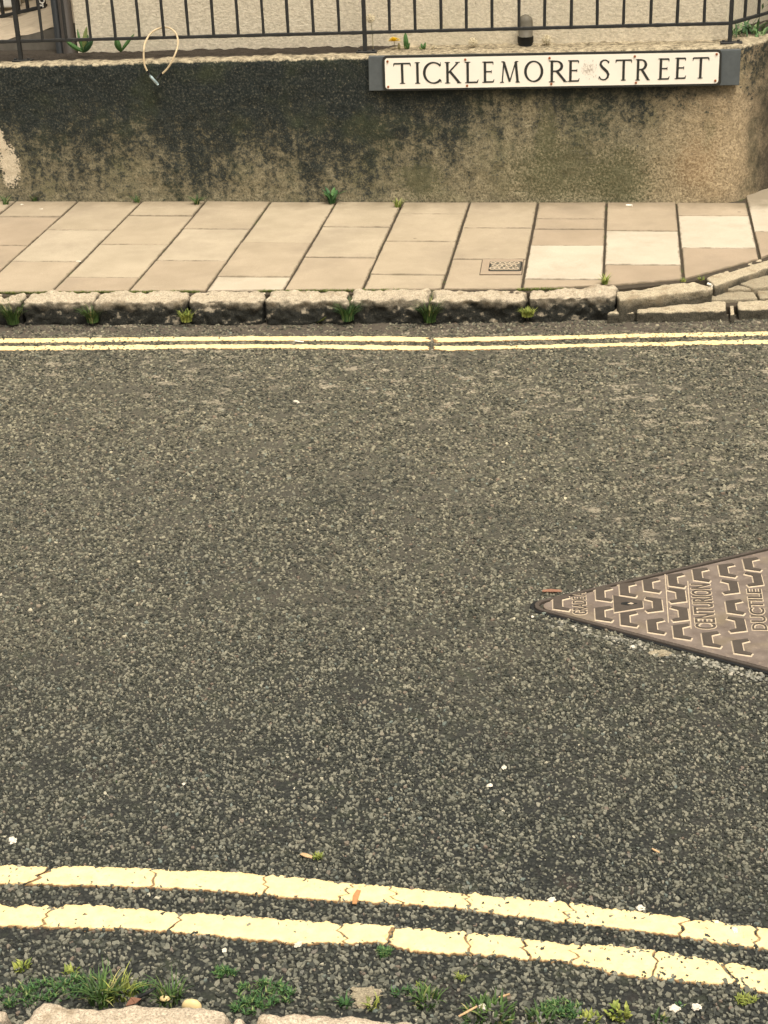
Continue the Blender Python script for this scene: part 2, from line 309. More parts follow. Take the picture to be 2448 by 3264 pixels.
def tube(bm, pts, r, n=8, cap=True):
    pts = [Vector(p) for p in pts]; rings = []
    rr = r if isinstance(r, (list, tuple)) else [r]*len(pts)
    for i, p in enumerate(pts):
        t = (pts[min(i+1, len(pts)-1)]-pts[max(i-1, 0)]).normalized()
        a_ = t.cross(Vector((0, 0, 1)) if abs(t.z) < 0.9 else Vector((1, 0, 0))).normalized(); b_ = t.cross(a_)
        rings.append([bm.verts.new(p+(a_*math.cos(2*math.pi*k/n)+b_*math.sin(2*math.pi*k/n))*rr[i]) for k in range(n)])
    for q, s in zip(rings, rings[1:]):
        for k in range(n): bm.faces.new((q[k], q[(k+1) % n], s[(k+1) % n], s[k]))
    if cap: bm.faces.new(rings[0]); bm.faces.new(rings[-1][::-1])
def prism(V, F, poly, z0, z1, top=None, skirt=0.0):   # poly in world XY ccw; appended
    n = len(poly); b = len(V); tp = top or poly
    V += [(p[0], p[1], z0) for p in poly]+[(p[0], p[1], z1) for p in tp]
    F.append(tuple(range(b+n, b+2*n)))
    for i in range(n): F.append((b+i, b+(i+1) % n, b+n+(i+1) % n, b+n+i))
def fbm(x, y, z, sc, o=3, seed=0.0):
    return mnoise.fractal(Vector((x*sc+seed, y*sc-seed*1.7, z*sc+seed*0.6)), 0.9, 2.0, o)
def smooth_curve(pts, n):
    """Catmull-Rom through pts (tuples of floats) -> n samples"""
    P = np.array(pts, float); k = len(P); out = []
    for s in np.linspace(0, k-1-1e-9, n):
        i = int(s); t = s-i; p0, p1, p2, p3 = P[max(i-1, 0)], P[i], P[min(i+1, k-1)], P[min(i+2, k-1)]
        out.append(0.5*((2*p1)+(-p0+p2)*t+(2*p0-5*p1+4*p2-p3)*t*t+(-p0+3*p1-3*p2+p3)*t**3))
    return out
# value noise on arrays
def vnoise(x, y, sc, seed=0):
    x = x*sc+seed*13.7; y = y*sc+seed*7.3; xi = np.floor(x).astype(np.int64); yi = np.floor(y).astype(np.int64); fx = x-xi; fy = y-yi
    fx = fx*fx*(3-2*fx); fy = fy*fy*(3-2*fy)
    def h(a_, b_):
        n = (a_*374761393+b_*668265263+seed*1442695041) & 0xffffffff; n = ((n ^ (n >> 13))*1274126177) & 0xffffffff
        return ((n ^ (n >> 16)) & 0xffff)/65535.0
    return (h(xi, yi)*(1-fx)+h(xi+1, yi)*fx)*(1-fy)+(h(xi, yi+1)*(1-fx)+h(xi+1, yi+1)*fx)*fy
# ------------------------------------------------------------------ ground, road
mesh_obj('ground', [(-60, -40, -0.03), (60, -40, -0.03), (60, 80, -0.03), (-60, 80, -0.03)], [(0, 1, 2, 3)], M['soil'])['kind'] = 'structure'
# kerb line (front foot of the far kerb), world XY
def kerb_y(x): return 5.640+0.053*(x+1.466)
MH_APEX = Vector((-0.176, 3.557)); MH_A = math.radians(2.6); MH_HALF = math.radians(26.8)
MU = Vector((math.cos(MH_A), math.sin(MH_A))); MV = Vector((-MU.y, MU.x))
MH_LEN = 0.80
def mh_tri(off):               # triangle outline grown by off, rounded corners
    apex = MH_APEX-MU*(off/math.sin(MH_HALF)); L = MH_LEN+off/math.sin(MH_HALF)+off
    hw = math.tan(MH_HALF)*L
    P = [apex, apex+MU*L-MV*hw, apex+MU*L+MV*hw]; out = []
    for i in range(3):
        p, a_, b_ = P[i], P[i-1], P[(i+1) % 3]; da = (a_-p).normalized(); db = (b_-p).normalized()
        half = math.acos(max(-1, min(1, da.dot(db))))/2; r = 0.022+off*0.5; d = r/math.tan(half)
        c = p+(da+db).normalized()*(r/math.sin(half)); s = p+da*d-c; e_ = p+db*d-c
        a0 = math.atan2(s.y, s.x); a1 = math.atan2(e_.y, e_.x); dd = (a1-a0+math.pi) % (2*math.pi)-math.pi
        for k in range(9): an = a0+dd*k/8; out.append(Vector((c.x+r*math.cos(an), c.y+r*math.sin(an))))
    return out
road_rng = np.random.default_rng(11)
def make_road():
    V, F, mi = [], [], []
    # binder sheet, near field gridded with slight undulation
    xs = np.arange(-4.2, 2.3, 0.05); ys = np.arange(1.5, 6.2, 0.05)
    def gz(x, y): return 0.003*(vnoise(np.array(x), np.array(y), 2.2, 3)-0.5)
    # chips
    P = []
    for y0, y1, sp in ((1.7, 2.4, 0.0083), (2.4, 3.4, 0.0077), (3.4, 4.2, 0.0084), (4.2, 5.9, 0.0095)):
        gx = np.arange(-4.0, 2.1, sp); gy = np.arange(y0, y1, sp*0.92)
        X, Y = np.meshgrid(gx, gy); X = X+(np.arange(len(gy)) % 2)[:, None]*sp*0.5
        X = X+road_rng.uniform(-.42, .42, X.shape)*sp; Y = Y+road_rng.uniform(-.42, .42, X.shape)*sp
        P.append(np.stack([X.ravel(), Y.ravel(), np.full(X.size, sp)], 1))
    P = np.concatenate(P)
    x, y, sp = P.T
    left = -0.40-0.43*(y)-0.60; right = 0.24+0.075*(y)+1.10
    keep = (x > left) & (x < right) & (y < kerb_y(x)+0.06)
    # keep clear of the manhole frame
    rx = x-MH_APEX.x; ry = y-MH_APEX.y; u = rx*MU.x+ry*MU.y; v = rx*MV.x+ry*MV.y
    inside = (u > -0.035) & (np.abs(v) < np.tan(MH_HALF)*(u+0.035)+0.002) & (u < MH_LEN+0.03)
    keep &= ~inside
    big = vnoise(x, y, 1.6, 1)*0.6+vnoise(x, y, 5, 2)*0.4; bury = vnoise(x, y, 9, 4)*0.5+vnoise(x, y, 26, 5)*0.5
    # mud-filled places: fewer chips show
    pr = 0.97-0.42*np.clip((bury-0.55)/0.2, 0, 1)-0.10*np.clip((y-3.4)/1.5, 0, 1)
    pr = np.where(y > kerb_y(x)-0.125, pr*0.62, pr)
    keep &= road_rng.random(len(x)) < pr
    x, y, sp, bury = x[keep], y[keep], sp[keep], bury[keep]; n = len(x); K = 5
    size = sp*np.clip(road_rng.lognormal(-0.70, 0.30, n), 0.26, 0.88)
    size *= np.where(y < 2.25, 1.12, 1.0)
    asp = road_rng.uniform(0.45, 1.0, n); th = road_rng.uniform(0, 2*np.pi, n)
    an = (np.arange(K)[None]+road_rng.uniform(-.40, .40, (n, K)))*2*np.pi/K; rr = size[:, None]*road_rng.uniform(0.72, 1.22, (n, K))
    lx = rr*np.cos(an); ly = rr*np.sin(an)*asp[:, None]
    c, s = np.cos(th)[:, None], np.sin(th)[:, None]; px = lx*c-ly*s; py = lx*s+ly*c
    top = 0.0030+road_rng.uniform(-0.0020, 0.0012, n)-0.0012*np.clip((bury-0.5)/0.25, 0, 1)-0.0006*np.clip((y-3.4), 0, 1)+0.0008*(size > 0.0045)
    tx = road_rng.normal(0, 0.20, n)[:, None]; ty = road_rng.normal(0.05, 0.20, n)[:, None]
    zt = np.maximum(top[:, None]+tx*px+ty*py, 0.0002)
    zt += 0.003*(vnoise(x, y, 2.2, 3)-0.5)[:, None]
    topv = np.stack([x[:, None]+px*0.93, y[:, None]+py*0.93, zt], 2)
    botv = np.stack([x[:, None]+px*1.02, y[:, None]+py*1.02, np.full((n, K), -0.006)], 2)
    cv = np.concatenate([topv, botv], 1).reshape(-1, 3)
    # sheet
    gxv, gyv = np.meshgrid(xs, ys); zv = 0.003*(vnoise(gxv, gyv, 2.2, 3)-0.5)
    sheet = np.stack([gxv.ravel(), gyv.ravel(), zv.ravel()], 1); nx, ny = len(xs), len(ys)
    i = np.arange(nx-1)[None]+np.arange(ny-1)[:, None]*nx
    cx = (gxv[:-1, :-1]+0.025); cy = (gyv[:-1, :-1]+0.025)
    sq = np.stack([i, i+1, i+1+nx, i+nx], 2).reshape(-1, 4)
    # outer skirt out to the distance
    o = len(sheet); far = np.array([(-40, -0.9, -0.004), (40, -0.9, -0.004), (40, 5.9, -0.004), (-40, 5.9, -0.004)]); sheet = np.concatenate([sheet, far])
    b = len(sheet); base = b+np.arange(n)[:, None]*(2*K)
    tops = (base+np.arange(K)[None]); sides = []
    k = np.arange(K); k2 = (k+1) % K
    sides = np.stack([base+K+k[None], base+K+k2[None], base+k2[None], base+k[None]], 2).reshape(-1, 4)
    allv = np.concatenate([sheet, cv]); me = bpy.data.meshes.new('road')
    nq = len(sq)+1+len(sides); nh = len(tops)
    loops = np.concatenate([sq.ravel(), [o, o+1, o+2, o+3], sides.ravel(), tops.ravel()]).astype(np.int32)
    starts = np.concatenate([np.arange(nq)*4, nq*4+np.arange(nh)*K]).astype(np.int32)
    me.vertices.add(len(allv)); me.vertices.foreach_set('co', allv.astype(np.float32).ravel())
    me.loops.add(len(loops)); me.loops.foreach_set('vertex_index', loops)
    me.polygons.add(nq+nh); me.polygons.foreach_set('loop_start', starts)
    mi = np.zeros(nq+nh, np.int32); mi[len(sq)+1:] = 1
    me.polygons.foreach_set('material_index', mi)
    me.materials.append(M['binder']); me.materials.append(M['chip'])
    me.update(calc_edges=True); me.validate()
    me.polygons.foreach_set('use_smooth', np.zeros(nq+nh, bool))
    ob = bpy.data.objects.new('road', me); COL.objects.link(ob); ob['kind'] = 'structure'; print('chips', n)
make_road()
# ------------------------------------------------------------------ yellow lines
def yellow_line(edges, cracks, seed, label, ht=0.0042, amp=0.0035, step=0.0025, group=None):
    """edges: list of ((x,y),(x,y)) far/near edge samples; cracks: list of (s fraction, slant, gap)"""
    rg = random.Random(seed); N = int(((edges[-1][0][0]-edges[0][0][0]))/step)
    A = smooth_curve([e_[0] for e_ in edges], N); B = smooth_curve([e_[1] for e_ in edges], N)
    A = np.array(A); B = np.array(B)
    ix = np.interp(np.linspace(A[0, 0], A[-1, 0], N), A[:, 0], np.arange(N))     # even steps along the street
    A = np.stack([np.interp(ix, np.arange(N), A[:, q]) for q in (0, 1)], 1); B = np.stack([np.interp(ix, np.arange(N), B[:, q]) for q in (0, 1)], 1)
    cr = [(0.0, 0, 0)]+sorted(cracks)+[(1.0, 0, 0)]; rows = 9
    V, F, E_ = [], [], []
    def pt(s, t):
        s = max(0.0, min(1.0, s))*(N-1); i = min(int(s), N-2); f = s-i
        a_ = A[i]*(1-f)+A[i+1]*f; b_ = B[i]*(1-f)+B[i+1]*f; return a_*(1-t)+b_*t
    Ltot = abs(edges[-1][0][0]-edges[0][0][0])
    def crack(k, t, side):
        s0, sl, gap = cr[k]
        j = 0.008*fbm(t*3+k*5.1, seed, 0, 1.3, 3)+0.004*fbm(t*11+k*3.3, seed+4, 0, 1.0, 2)
        g = (gap*1.6+.0019)*(0.55+0.6*abs(fbm(t*2.5, k*2.2, seed, 1.6, 2)))
        return s0+(sl*(t-0.5)*0.02+j*2.0+side*g*0.5)/Ltot
    for k in range(len(cr)-1):
        n = max(4, int((cr[k+1][0]-cr[k][0])*N)); base = len(V)
        for i in range(n+1):
            u_ = i/n
            for r_ in range(-1, rows+1):
                t = min(max(r_, 0), rows-1)/(rows-1)
                s0 = crack(k, t, 1); s1 = crack(k+1, t, -1); s = s0+(s1-s0)*u_
                p = pt(s, t); q = pt(s, 1-t)
                nrm = np.array(A[min(int(s*(N-1)) if s > 0 else 0, N-1)]-B[min(int(s*(N-1)) if s > 0 else 0, N-1)]); ln = np.linalg.norm(nrm); nrm = nrm/(ln+1e-9)
                ea = amp*(1.5*fbm(p[0], seed, 0, 24, 4)+1.3*fbm(p[0], seed+9, 0, 95, 3)); eb = amp*(1.6*fbm(p[0], seed+20, 0, 26, 4)+1.4*fbm(p[0], seed+31, 0, 90, 3))
                p = p+nrm*(ea*(1-t)**3-eb*t**3)
                endd = min(u_, 1-u_)*n
                zz = ht+0.0006*fbm(p[0], p[1], 0, 60, 2)-0.0022*max(0, 1-min(t, 1-t)*7)-0.0014*(endd < 0.5)
                if r_ < 0 or r_ >= rows: zz = -0.004; p = p+nrm*(0.0012 if r_ < 0 else -0.0012)
                V.append((p[0], p[1], zz)); E_.append(max((t-0.80)*5 if t > 0.5 else (0.08-t)*9, 0.95-endd*0.5 if 0 < k+(u_ > .5) < len(cr)-1 else 0, 0.0))
        w_ = rows+2
        for i in range(n):
            for r_ in range(w_-1):
                a_ = base+i*w_+r_; F.append((a_, a_+1, a_+w_+1, a_+w_))
        F.append(tuple(base+r_ for r_ in range(w_))[::-1]); F.append(tuple(base+n*w_+r_ for r_ in range(w_)))
    o = mesh_obj('yellow_line', V, F, M['paint']); at = o.data.attributes.new('edge', 'FLOAT', 'POINT'); at.data.foreach_set('value', E_)
    return tag(o, label, 'road marking', group)
def edges_from(rows, ext=((0, 0), (0, 0))):
    e_ = [(tuple(G(x, a_)[:2]), tuple(G(x, b_)[:2])) for x, a_, b_ in rows]
    def extra(p, q, k): return tuple(tuple(p[j][i]+(p[j][i]-q[j][i])*k for i in (0, 1)) for j in (0, 1))
    def reach(p, q, d): return abs(d/(p[0][0]-q[0][0]))
    e_ = [extra(e_[0], e_[1], reach(e_[0], e_[1], 1.4))]+e_+[extra(e_[-1], e_[-2], reach(e_[-1], e_[-2], 1.2))]
    return e_
def fracs(ed, xs):             # crack photo columns -> fraction of the line's length
    x0, x1 = ed[0][0][0], ed[-1][0][0]; out = []
    for (px, py, sl, gap) in xs: out.append(((G(px, py).x-x0)/(x1-x0), sl, gap))
    return out
n1 = [(0,2762,2822),(120,2766,2824),(300,2765,2828),(600,2777,2838),(850,2790,2858),(1000,2806,2870),(1224,2826,2882),(1480,2850,2903),(1780,2878,2942),(2100,2918,2980),(2448,2962,3034)]
n2 = [(0,2886,2955),(130,2892,2960),(300,2889,2965),(530,2908,2974),(800,2924,3000),(960,2937,3010),(1224,2953,3012),(1300,2962,3032),(1600,2985,3055),(1840,3013,3077),(2000,3020,3115),(2330,3073,3145),(2448,3095,3172)]
f1 = [(0,1081,1096),(400,1077,1091),(800,1074,1088),(1224,1074,1090),(1400,1078,1092),(1548,1076,1089),(1900,1069,1081),(2448,1058,1072)]
f2 = [(0,1105,1120),(400,1102,1116),(800,1099,1112),(1360,1104,1118),(1548,1104,1117),(1900,1097,1108),(2448,1083,1098)]
e1, e2, e3, e4 = map(edges_from, (n1, n2, f1, f2))
yellow_line(e1, fracs(e1, [(115,2795,-2.2,.006),(475,2800,-.8,.0016),(835,2825,-1,.0018),(1095,2840,-1.5,.0013),(1250,2850,.6,.0012),(1482,2880,-.1,.0016),(1815,2910,-.6,.0022),(2175,2950,-1.0,.0026),(2408,2990,.3,.0026)]), 1.3,
            'thick cracked yellow line nearest the camera but one, its top edge against open tarmac', amp=0.0030, group='double yellow lines')
yellow_line(e2, fracs(e2, [(130,2920,-1,.0018),(540,2945,-.8,.0016),(1090,2975,.2,.0016),(1238,2985,-.6,.0055),(1500,3010,.5,.0012),(1680,3035,.2,.0024),(1830,3045,-.3,.0014),(2090,3070,.0,.0011),(2330,3110,.9,.0042)]), 2.7,
            'lowest thick yellow line, cracked, beside the weedy gutter of the near kerb', amp=0.0036, group='double yellow lines')
yellow_line(e3, fracs(e3, [(1376,1082,.2,.022),(700,1080,.2,.002),(2000,1075,.2,.002)]), 4.1,
            'thin far yellow line nearest to the far granite kerb', amp=0.004, group='double yellow lines')
yellow_line(e4, fracs(e4, [(1376,1110,.2,.020),(1640,1110,.2,.003)]), 5.9,
            'thin far yellow line on the road side of the far pair', amp=0.005, group='double yellow lines')
# ------------------------------------------------------------------ stones (kerbs, setts)
def stone_data(quad, z0, z1, seed, rad=0.014, amp=0.005, cell=0.008):
    """quad: 4 XY corners (front-left, front-right, back-right, back-left)"""
    q = [Vector(p) for p in quad]; L = ((q[1]-q[0]).length+(q[2]-q[3]).length)/2; D = ((q[3]-q[0]).length+(q[2]-q[1]).length)/2; Hh = z1-z0
    nx, ny, nz = max(3, int(L/cell)), max(3, int(D/cell)), max(3, int(Hh/cell)); idx = {}; V = []; F = []
    def vert(i, j, k):
        key = (i, j, k)
        if key in idx: return idx[key]
        p = Vector((i/nx*L, j/ny*D, k/nz*Hh)); r = min(rad, L/2.1, D/2.1, Hh/1.2)
        c = Vector((min(max(p.x, r), L-r), min(max(p.y, r), D-r), min(p.z, Hh-r)))
        d = p-c
        if d.length > 1e-9: p = c+d.normalized()*(r if max(abs(d.x), abs(d.y), abs(d.z)) > r*0.999 else d.length)
        u_, v_ = p.x/L, p.y/D
        b = (q[0]*(1-u_)+q[1]*u_)*(1-v_)+(q[3]*(1-u_)+q[2]*u_)*v_
        w_ = Vector((b.x, b.y, z0+p.z)); out = Vector((u_-.5, v_-.5, p.z/Hh-.5))
        n1_ = fbm(w_.x, w_.y, w_.z, 9, 3, seed); n2_ = fbm(w_.x, w_.y, w_.z, 38, 3, seed+3)
        disp = amp*(1.3*n1_+0.8*n2_)
        nn = Vector((max(-1, min(1, out.x*2))**7, max(-1, min(1, out.y*2))**7, max(-1, min(1, out.z*2))**5))
        if nn.length > 1e-6: nn.normalize()
        if k > 0: w_ = w_+nn*disp
        idx[key] = len(V); V.append(w_); return idx[key]
    for i in range(nx):
        for j in range(ny): F.append((vert(i,j,nz), vert(i+1,j,nz), vert(i+1,j+1,nz), vert(i,j+1,nz)))
        for k in range(nz):
            F.append((vert(i,0,k), vert(i+1,0,k), vert(i+1,0,k+1), vert(i,0,k+1))); F.append((vert(i+1,ny,k), vert(i,ny,k), vert(i,ny,k+1), vert(i+1,ny,k+1)))
    for j in range(ny):
        for k in range(nz):
            F.append((vert(0,j+1,k), vert(0,j,k), vert(0,j,k+1), vert(0,j+1,k+1))); F.append((vert(nx,j,k), vert(nx,j+1,k), vert(nx,j+1,k+1), vert(nx,j,k+1)))
    return V, F
def stone(name, quad, z0, z1, seed, mat, label, cat, group, **kw):
    V, F = stone_data(quad, z0, z1, seed, **kw); return tag(mesh_obj(name, V, F, mat, smooth=True), label, cat, group)
KX = [-2.85, -2.545, -2.221, -1.939, -1.588, -1.288, -0.972, -0.669, -0.31, 0.018]
def kf(x): return 5.588+0.052*(x+2.19)+0.004
def kb(x): return kf(x)+0.112
kl = ['granite kerb stone cut off by the left edge of the photo', 'first whole granite kerb stone from the left, grass tuft at each end',
      'second whole granite kerb stone from the left, between two grass tufts, black face', 'third whole granite kerb stone from the left, pale chipped face with dark base',
      'granite kerb stone left of the one between two grass tufts, dark gap on its left', 'short granite kerb stone with a grass tuft at both its ends',
      'long granite kerb stone just below the meter cover, bright moss at its right end', 'last raised granite kerb stone on the right, rounded end beside the setts']
for i in range(len(KX)-1):
    a_, b_ = KX[i]+0.007, KX[i+1]-0.007; j = R.uniform(-.004, .004)
    yb = kb(b_)+(0.02 if i == 8 else 0)
    lab = kl[max(0, i-1)] if i > 0 else 'granite kerb stone beyond the left edge of the photo'
    if i == 8: lab = kl[7]
    stone('kerb_stone', [(a_, kf(a_)+j), (b_, kf(b_)+j+(0.025 if i == 8 else 0)), (b_, yb), (a_, kb(a_))], -0.02, PH+R.uniform(-.003, .003), i*3.1, M['granite'], lab, 'kerb stone', 'rough granite kerb stones along the far pavement', rad=0.016, amp=0.0105, cell=0.006)
def gq(pts, z): return [tuple(G(x, y, z)[:2]) for x, y in pts]
stone('kerb_stone', gq([(1975, 952), (2275, 916), (2215, 895), (1960, 925)], PH), -0.02, PH-.004, 40, M['granite_pale'], 'long thin kerb stone tapering away above the dropped setts, pale top', 'kerb stone', 'kerb stones around the dropped corner', rad=0.010, amp=0.005, cell=0.006)
stone('kerb_stone', gq([(2280, 912), (2460, 850), (2460, 815), (2250, 888)], 0.085), -0.02, PH-0.008, 41, M['granite_pale'], 'flat pale edging stone curving up to the right edge of the photo above the setts', 'kerb stone', 'kerb stones around the dropped corner', rad=0.007, amp=0.003, cell=0.007)
stone('kerb_stone', [tuple(G(2470, 848, .085)[:2]), tuple(G(2700, 740, .085)[:2]), tuple(G(2700, 705, .085)[:2]), tuple(G(2470, 812, .085)[:2])], -0.02, PH-0.008, 42, M['granite_pale'], 'flat edging stone beyond the right edge of the photo', 'kerb stone', 'kerb stones around the dropped corner', rad=0.007, amp=0.003, cell=0.012)
LZ = 0.038
stone('kerb_stone', gq([(1935, 1000), (2022, 996), (2024, 968), (1975, 980)], LZ), -0.02, LZ, 43, M['granite_pale'], 'small wedge shaped low kerb stone where the dropped kerb starts', 'kerb stone', 'kerb stones around the dropped corner', rad=0.008, amp=0.004, cell=0.005)
stone('kerb_stone', gq([(2028, 998), (2318, 992), (2312, 962), (2030, 968)], LZ), -0.02, LZ+.004, 44, M['granite_pale'], 'long low pale kerb stone at the road edge of the setts', 'kerb stone', 'kerb stones around the dropped corner', rad=0.009, amp=0.004, cell=0.006)
stone('kerb_stone', gq([(2328, 1000), (2342, 998), (2340, 968), (2325, 970)], LZ), -0.02, LZ-0.004, 45, M['granite_pale'], 'tiny upright stone wedged between two low kerb stones', 'kerb stone', 'kerb stones around the dropped corner', rad=0.004, amp=0.002, cell=0.004)
stone('kerb_stone', gq([(2352, 990), (2700, 982), (2700, 948), (2348, 960)], LZ), -0.02, LZ+.004, 46, M['granite_pale'], 'low kerb stone running out of the photo at the right, beside the setts', 'kerb stone', 'kerb stones around the dropped corner', rad=0.009, amp=0.004, cell=0.007)
setts = [([(2110, 965), (2225, 958), (2222, 934), (2150, 942)], 0.044, 'small sett tapering under the thin kerb stone'), ([(2235, 955), (2415, 950), (2400, 925), (2228, 932)], 0.046, 'large grey sett in the middle of the lower row'),
         ([(2422, 950), (2560, 944), (2560, 915), (2412, 924)], 0.046, 'grey sett at the right edge of the photo in the lower row'),
         ([(2290, 920), (2400, 920), (2350, 905), (2310, 908)], 0.058, 'narrow sett between the edging stone and the lower row'), ([(2400, 918), (2560, 905), (2560, 850), (2350, 898)], 0.062, 'grey sett at the right edge of the photo in the upper row')]
for k, (q, z, lab) in enumerate(setts):
    stone('paving_sett', gq(q, z), -0.02, z, 60+k*2.3, M['sett'], lab, 'sett', 'setts of the dropped corner', rad=0.006, amp=0.003, cell=0.006)
V, F = [], []; prism(V, F, [tuple(G(x, y, 0.03)[:2]) for x, y in ((1990, 985), (2720, 968), (2720, 745), (2400, 880), (2230, 905))], -0.02, 0.030)
mesh_obj('sett_bedding', V, F, M['joint'])['kind'] = 'structure'
# near kerb
NZ = 0.100
nk = [([(-1.7, 1.83), (-1.015, 1.83), (-0.967, 1.960), (-1.7, 1.964)], 'pale near kerb stone cut off at the bottom left corner'), ([(-0.968, 1.80), (-0.606, 1.82), (-0.598, 1.992), (-0.925, 1.982)], 'wide pale near kerb stone at the bottom left, shell at its edge'),
      ([(-0.600, 1.86), (-0.572, 1.86), (-0.570, 1.988), (-0.592, 1.988)], 'small block squeezed between the two near kerb stones'), ([(-0.566, 1.82), (-0.235, 1.84), (-0.262, 1.994), (-0.552, 1.998)], 'pale near kerb stone at the bottom centre, rounded right end'),
      ([(-0.225, 1.82), (0.25, 1.84), (0.25, 1.945), (-0.225, 1.950)], 'near kerb stone below the bottom edge of the photo')]
for k, (q, lab) in enumerate(nk):
    stone('kerb_stone', q, -0.02, NZ-(0.012 if k == 2 else 0), 80+k*4.4, M['near_granite'], lab, 'kerb stone', 'kerb stones of the near pavement', rad=0.016, amp=0.007, cell=0.006)
mesh_obj('near_pavement', *(lambda V, F: (prism(V, F, [(-40, -0.9), (40, -0.9), (40, 1.835), (-40, 1.835)], -0.02, 0.075), (V, F))[1])([], []), M['joint'])['kind'] = 'structure'
# ------------------------------------------------------------------ far pavement
def front_edge(x):             # rear edge of the kerb, limit of the slabs
    pts = [(-5, kb(-5)), (-0.31, kb(-0.31)+.004), (0.021, 5.856), (0.266, 5.938), (0.411, 6.042), (0.598, 6.234), (1.2, 6.95), (6, 12)]
    for (a_, b_), (c_, d_) in zip(pts, pts[1:]):
        if a_ <= x <= c_: return b_+(d_-b_)*(x-a_)/(c_-a_)
    return pts[-1][1]
def clip_half(poly, f):        # keep f(p) >= 0
    out = []
    for i, p in enumerate(poly):
        q = poly[(i+1) % len(poly)]; a_, b_ = f(p), f(q)
        if a_ >= 0: out.append(p)
        if (a_ >= 0) != (b_ >= 0): t = a_/(a_-b_); out.append((p[0]+(q[0]-p[0])*t, p[1]+(q[1]-p[1])*t))
    return out
cols = {-1: (6.748, 6.312, 5.879), 0: (6.541, 6.092), 1: (6.767, 6.334, 5.892), 2: (6.567, 6.12), 3: (6.367, 5.918), 4: (6.604, 6.174), 5: (6.811, 6.396, 5.957), 6: (6.596, 6.16),
        7: (6.74, 6.587, 6.356, 5.918), 8: (6.567, 6.109), 9: (6.793, 6.334), 10: (6.564, 6.1)}
pale = {(0, 1): .62, (2, 1): .60, (3, 2): .85, (7, 3): 1.0, (8, 1): 1.0, (9, 1): 1.0, (10, 0): 1.0, (1, 1): .42, (1, 0): .45, (4, 1): .55, (4, 0): .5, (6, 1): .38, (0, 0): .42, (3, 0): .52, (5, 0): .45,
        (6, 0): .4, (5, 1): .45, (5, 2): .40, (7, 0): .2, (7, 1): .15, (7, 2): .1, (8, 0): .25, (8, 2): .05, (9, 0): .3, (9, 2): .05, (10, 1): .05, (4, 2): .3, (3, 1): .35, (2, 2): .25, (0, 2): .3, (2, 0): .4, (7, 4): .2}
SV, SF, ST, SE_ = [], [], [], []
for c in range(-14, 26):
    x0, x1 = -2.4356+0.30002*c, -2.4356+0.30002*(c+1); js = cols.get(c)
    if js is None: o = R.uniform(0, .45); js = tuple(7.0-o-.45*k for k in range(0, 4)); 
    ys = [7.002+(0.4 if x0 > 0.4 else 0)]+list(js)+[5.3]
    for k in range(len(ys)-1):
        g = R.choice((0.0038, 0.0046, 0.0056)); g2 = R.choice((0.0028, 0.0036, 0.0044))
        poly = [(x0+g, ys[k+1]+g2), (x1-g, ys[k+1]+g2), (x1-g, ys[k]-g2), (x0+g, ys[k]-g2)]
        if ys[k]-ys[k+1] < 0.02: continue
        segs = [(-5, kb(-5)), (-0.31, kb(-0.31)+.004), (0.021, 5.856), (0.266, 5.938), (0.411, 6.042), (0.598, 6.234), (1.2, 6.95), (6, 12)]
        # clip against the front edge (piecewise, convex enough locally)
        ya, yb = front_edge(x0+g)+0.006, front_edge(x1-g)+0.006
        poly = clip_half(poly, lambda p: p[1]-(ya+(yb-ya)*(p[0]-x0-g)/(x1-x0-2*g)))
        if len(poly) < 3: continue
        area = 0.5*sum(poly[i][0]*poly[(i+1) % len(poly)][1]-poly[(i+1) % len(poly)][0]*poly[i][1] for i in range(len(poly)))
        if area < 0.0006: continue
        cx = sum(p[0] for p in poly)/len(poly); cy = sum(p[1] for p in poly)/len(poly); n = len(poly); dz = R.uniform(-.0015, .0015); tx, ty = R.uniform(-.004, .004), R.uniform(-.004, .004)
        # wobble the outline a little, bevel the arris
        out = []
        for i in range(n):
            p, q = poly[i], poly[(i+1) % n]; L = math.hypot(q[0]-p[0], q[1]-p[1]); m_ = max(1, int(L/0.02))
            for t in range(m_): f = t/m_; out.append((p[0]+(q[0]-p[0])*f, p[1]+(q[1]-p[1])*f))
        nn = len(out); b = len(SV)
        for (ins, z) in ((0, PH-0.03), (0, PH-0.003), (0.0028, PH)):
            for (x, y) in out:
                d = math.hypot(x-cx, y-cy); s = 1-ins/d; wob = 0.0011*fbm(x, y, 0, 60, 3, c*1.7+k); s += wob/d*1.2
                X_, Y_ = cx+(x-cx)*s, cy+(y-cy)*s
                SV.append((X_, Y_, z+dz+(X_-cx)*tx+(Y_-cy)*ty))
        for r_ in range(2):
            for i in range(nn): SF.append((b+r_*nn+i, b+r_*nn+(i+1) % nn, b+(r_+1)*nn+(i+1) % nn, b+(r_+1)*nn+i))
        SF.append(tuple(b+2*nn+i for i in range(nn)))
        ST += [pale.get((c, k), R.uniform(.1, .6))]*(3*nn); SE_ += [1.0]*(2*nn)+[0.85]*nn
        # inner ring keeps the dirty border narrow
        b3 = len(SV); SF.pop()
        for (x, y) in out: s = max(0.3, 1-0.016/max(.02, math.hypot(x-cx, y-cy))); SV.append((cx+(x-cx)*s, cy+(y-cy)*s, PH+dz+(cx+(x-cx)*s-cx)*tx+((y-cy)*s)*ty)); ST.append(ST[-1]); SE_.append(0.0)
        for i in range(nn): SF.append((b+2*nn+i, b+2*nn+(i+1) % nn, b3+(i+1) % nn, b3+i))
        SF.append(tuple(b3+i for i in range(nn)))
o = mesh_obj('pavement', SV, SF, M['slab']); at = o.data.attributes.new('tone', 'FLOAT', 'POINT'); at.data.foreach_set('value', ST); at = o.data.attributes.new('rim', 'FLOAT', 'POINT'); at.data.foreach_set('value', SE_); o['kind'] = 'structure'
V, F = [], []
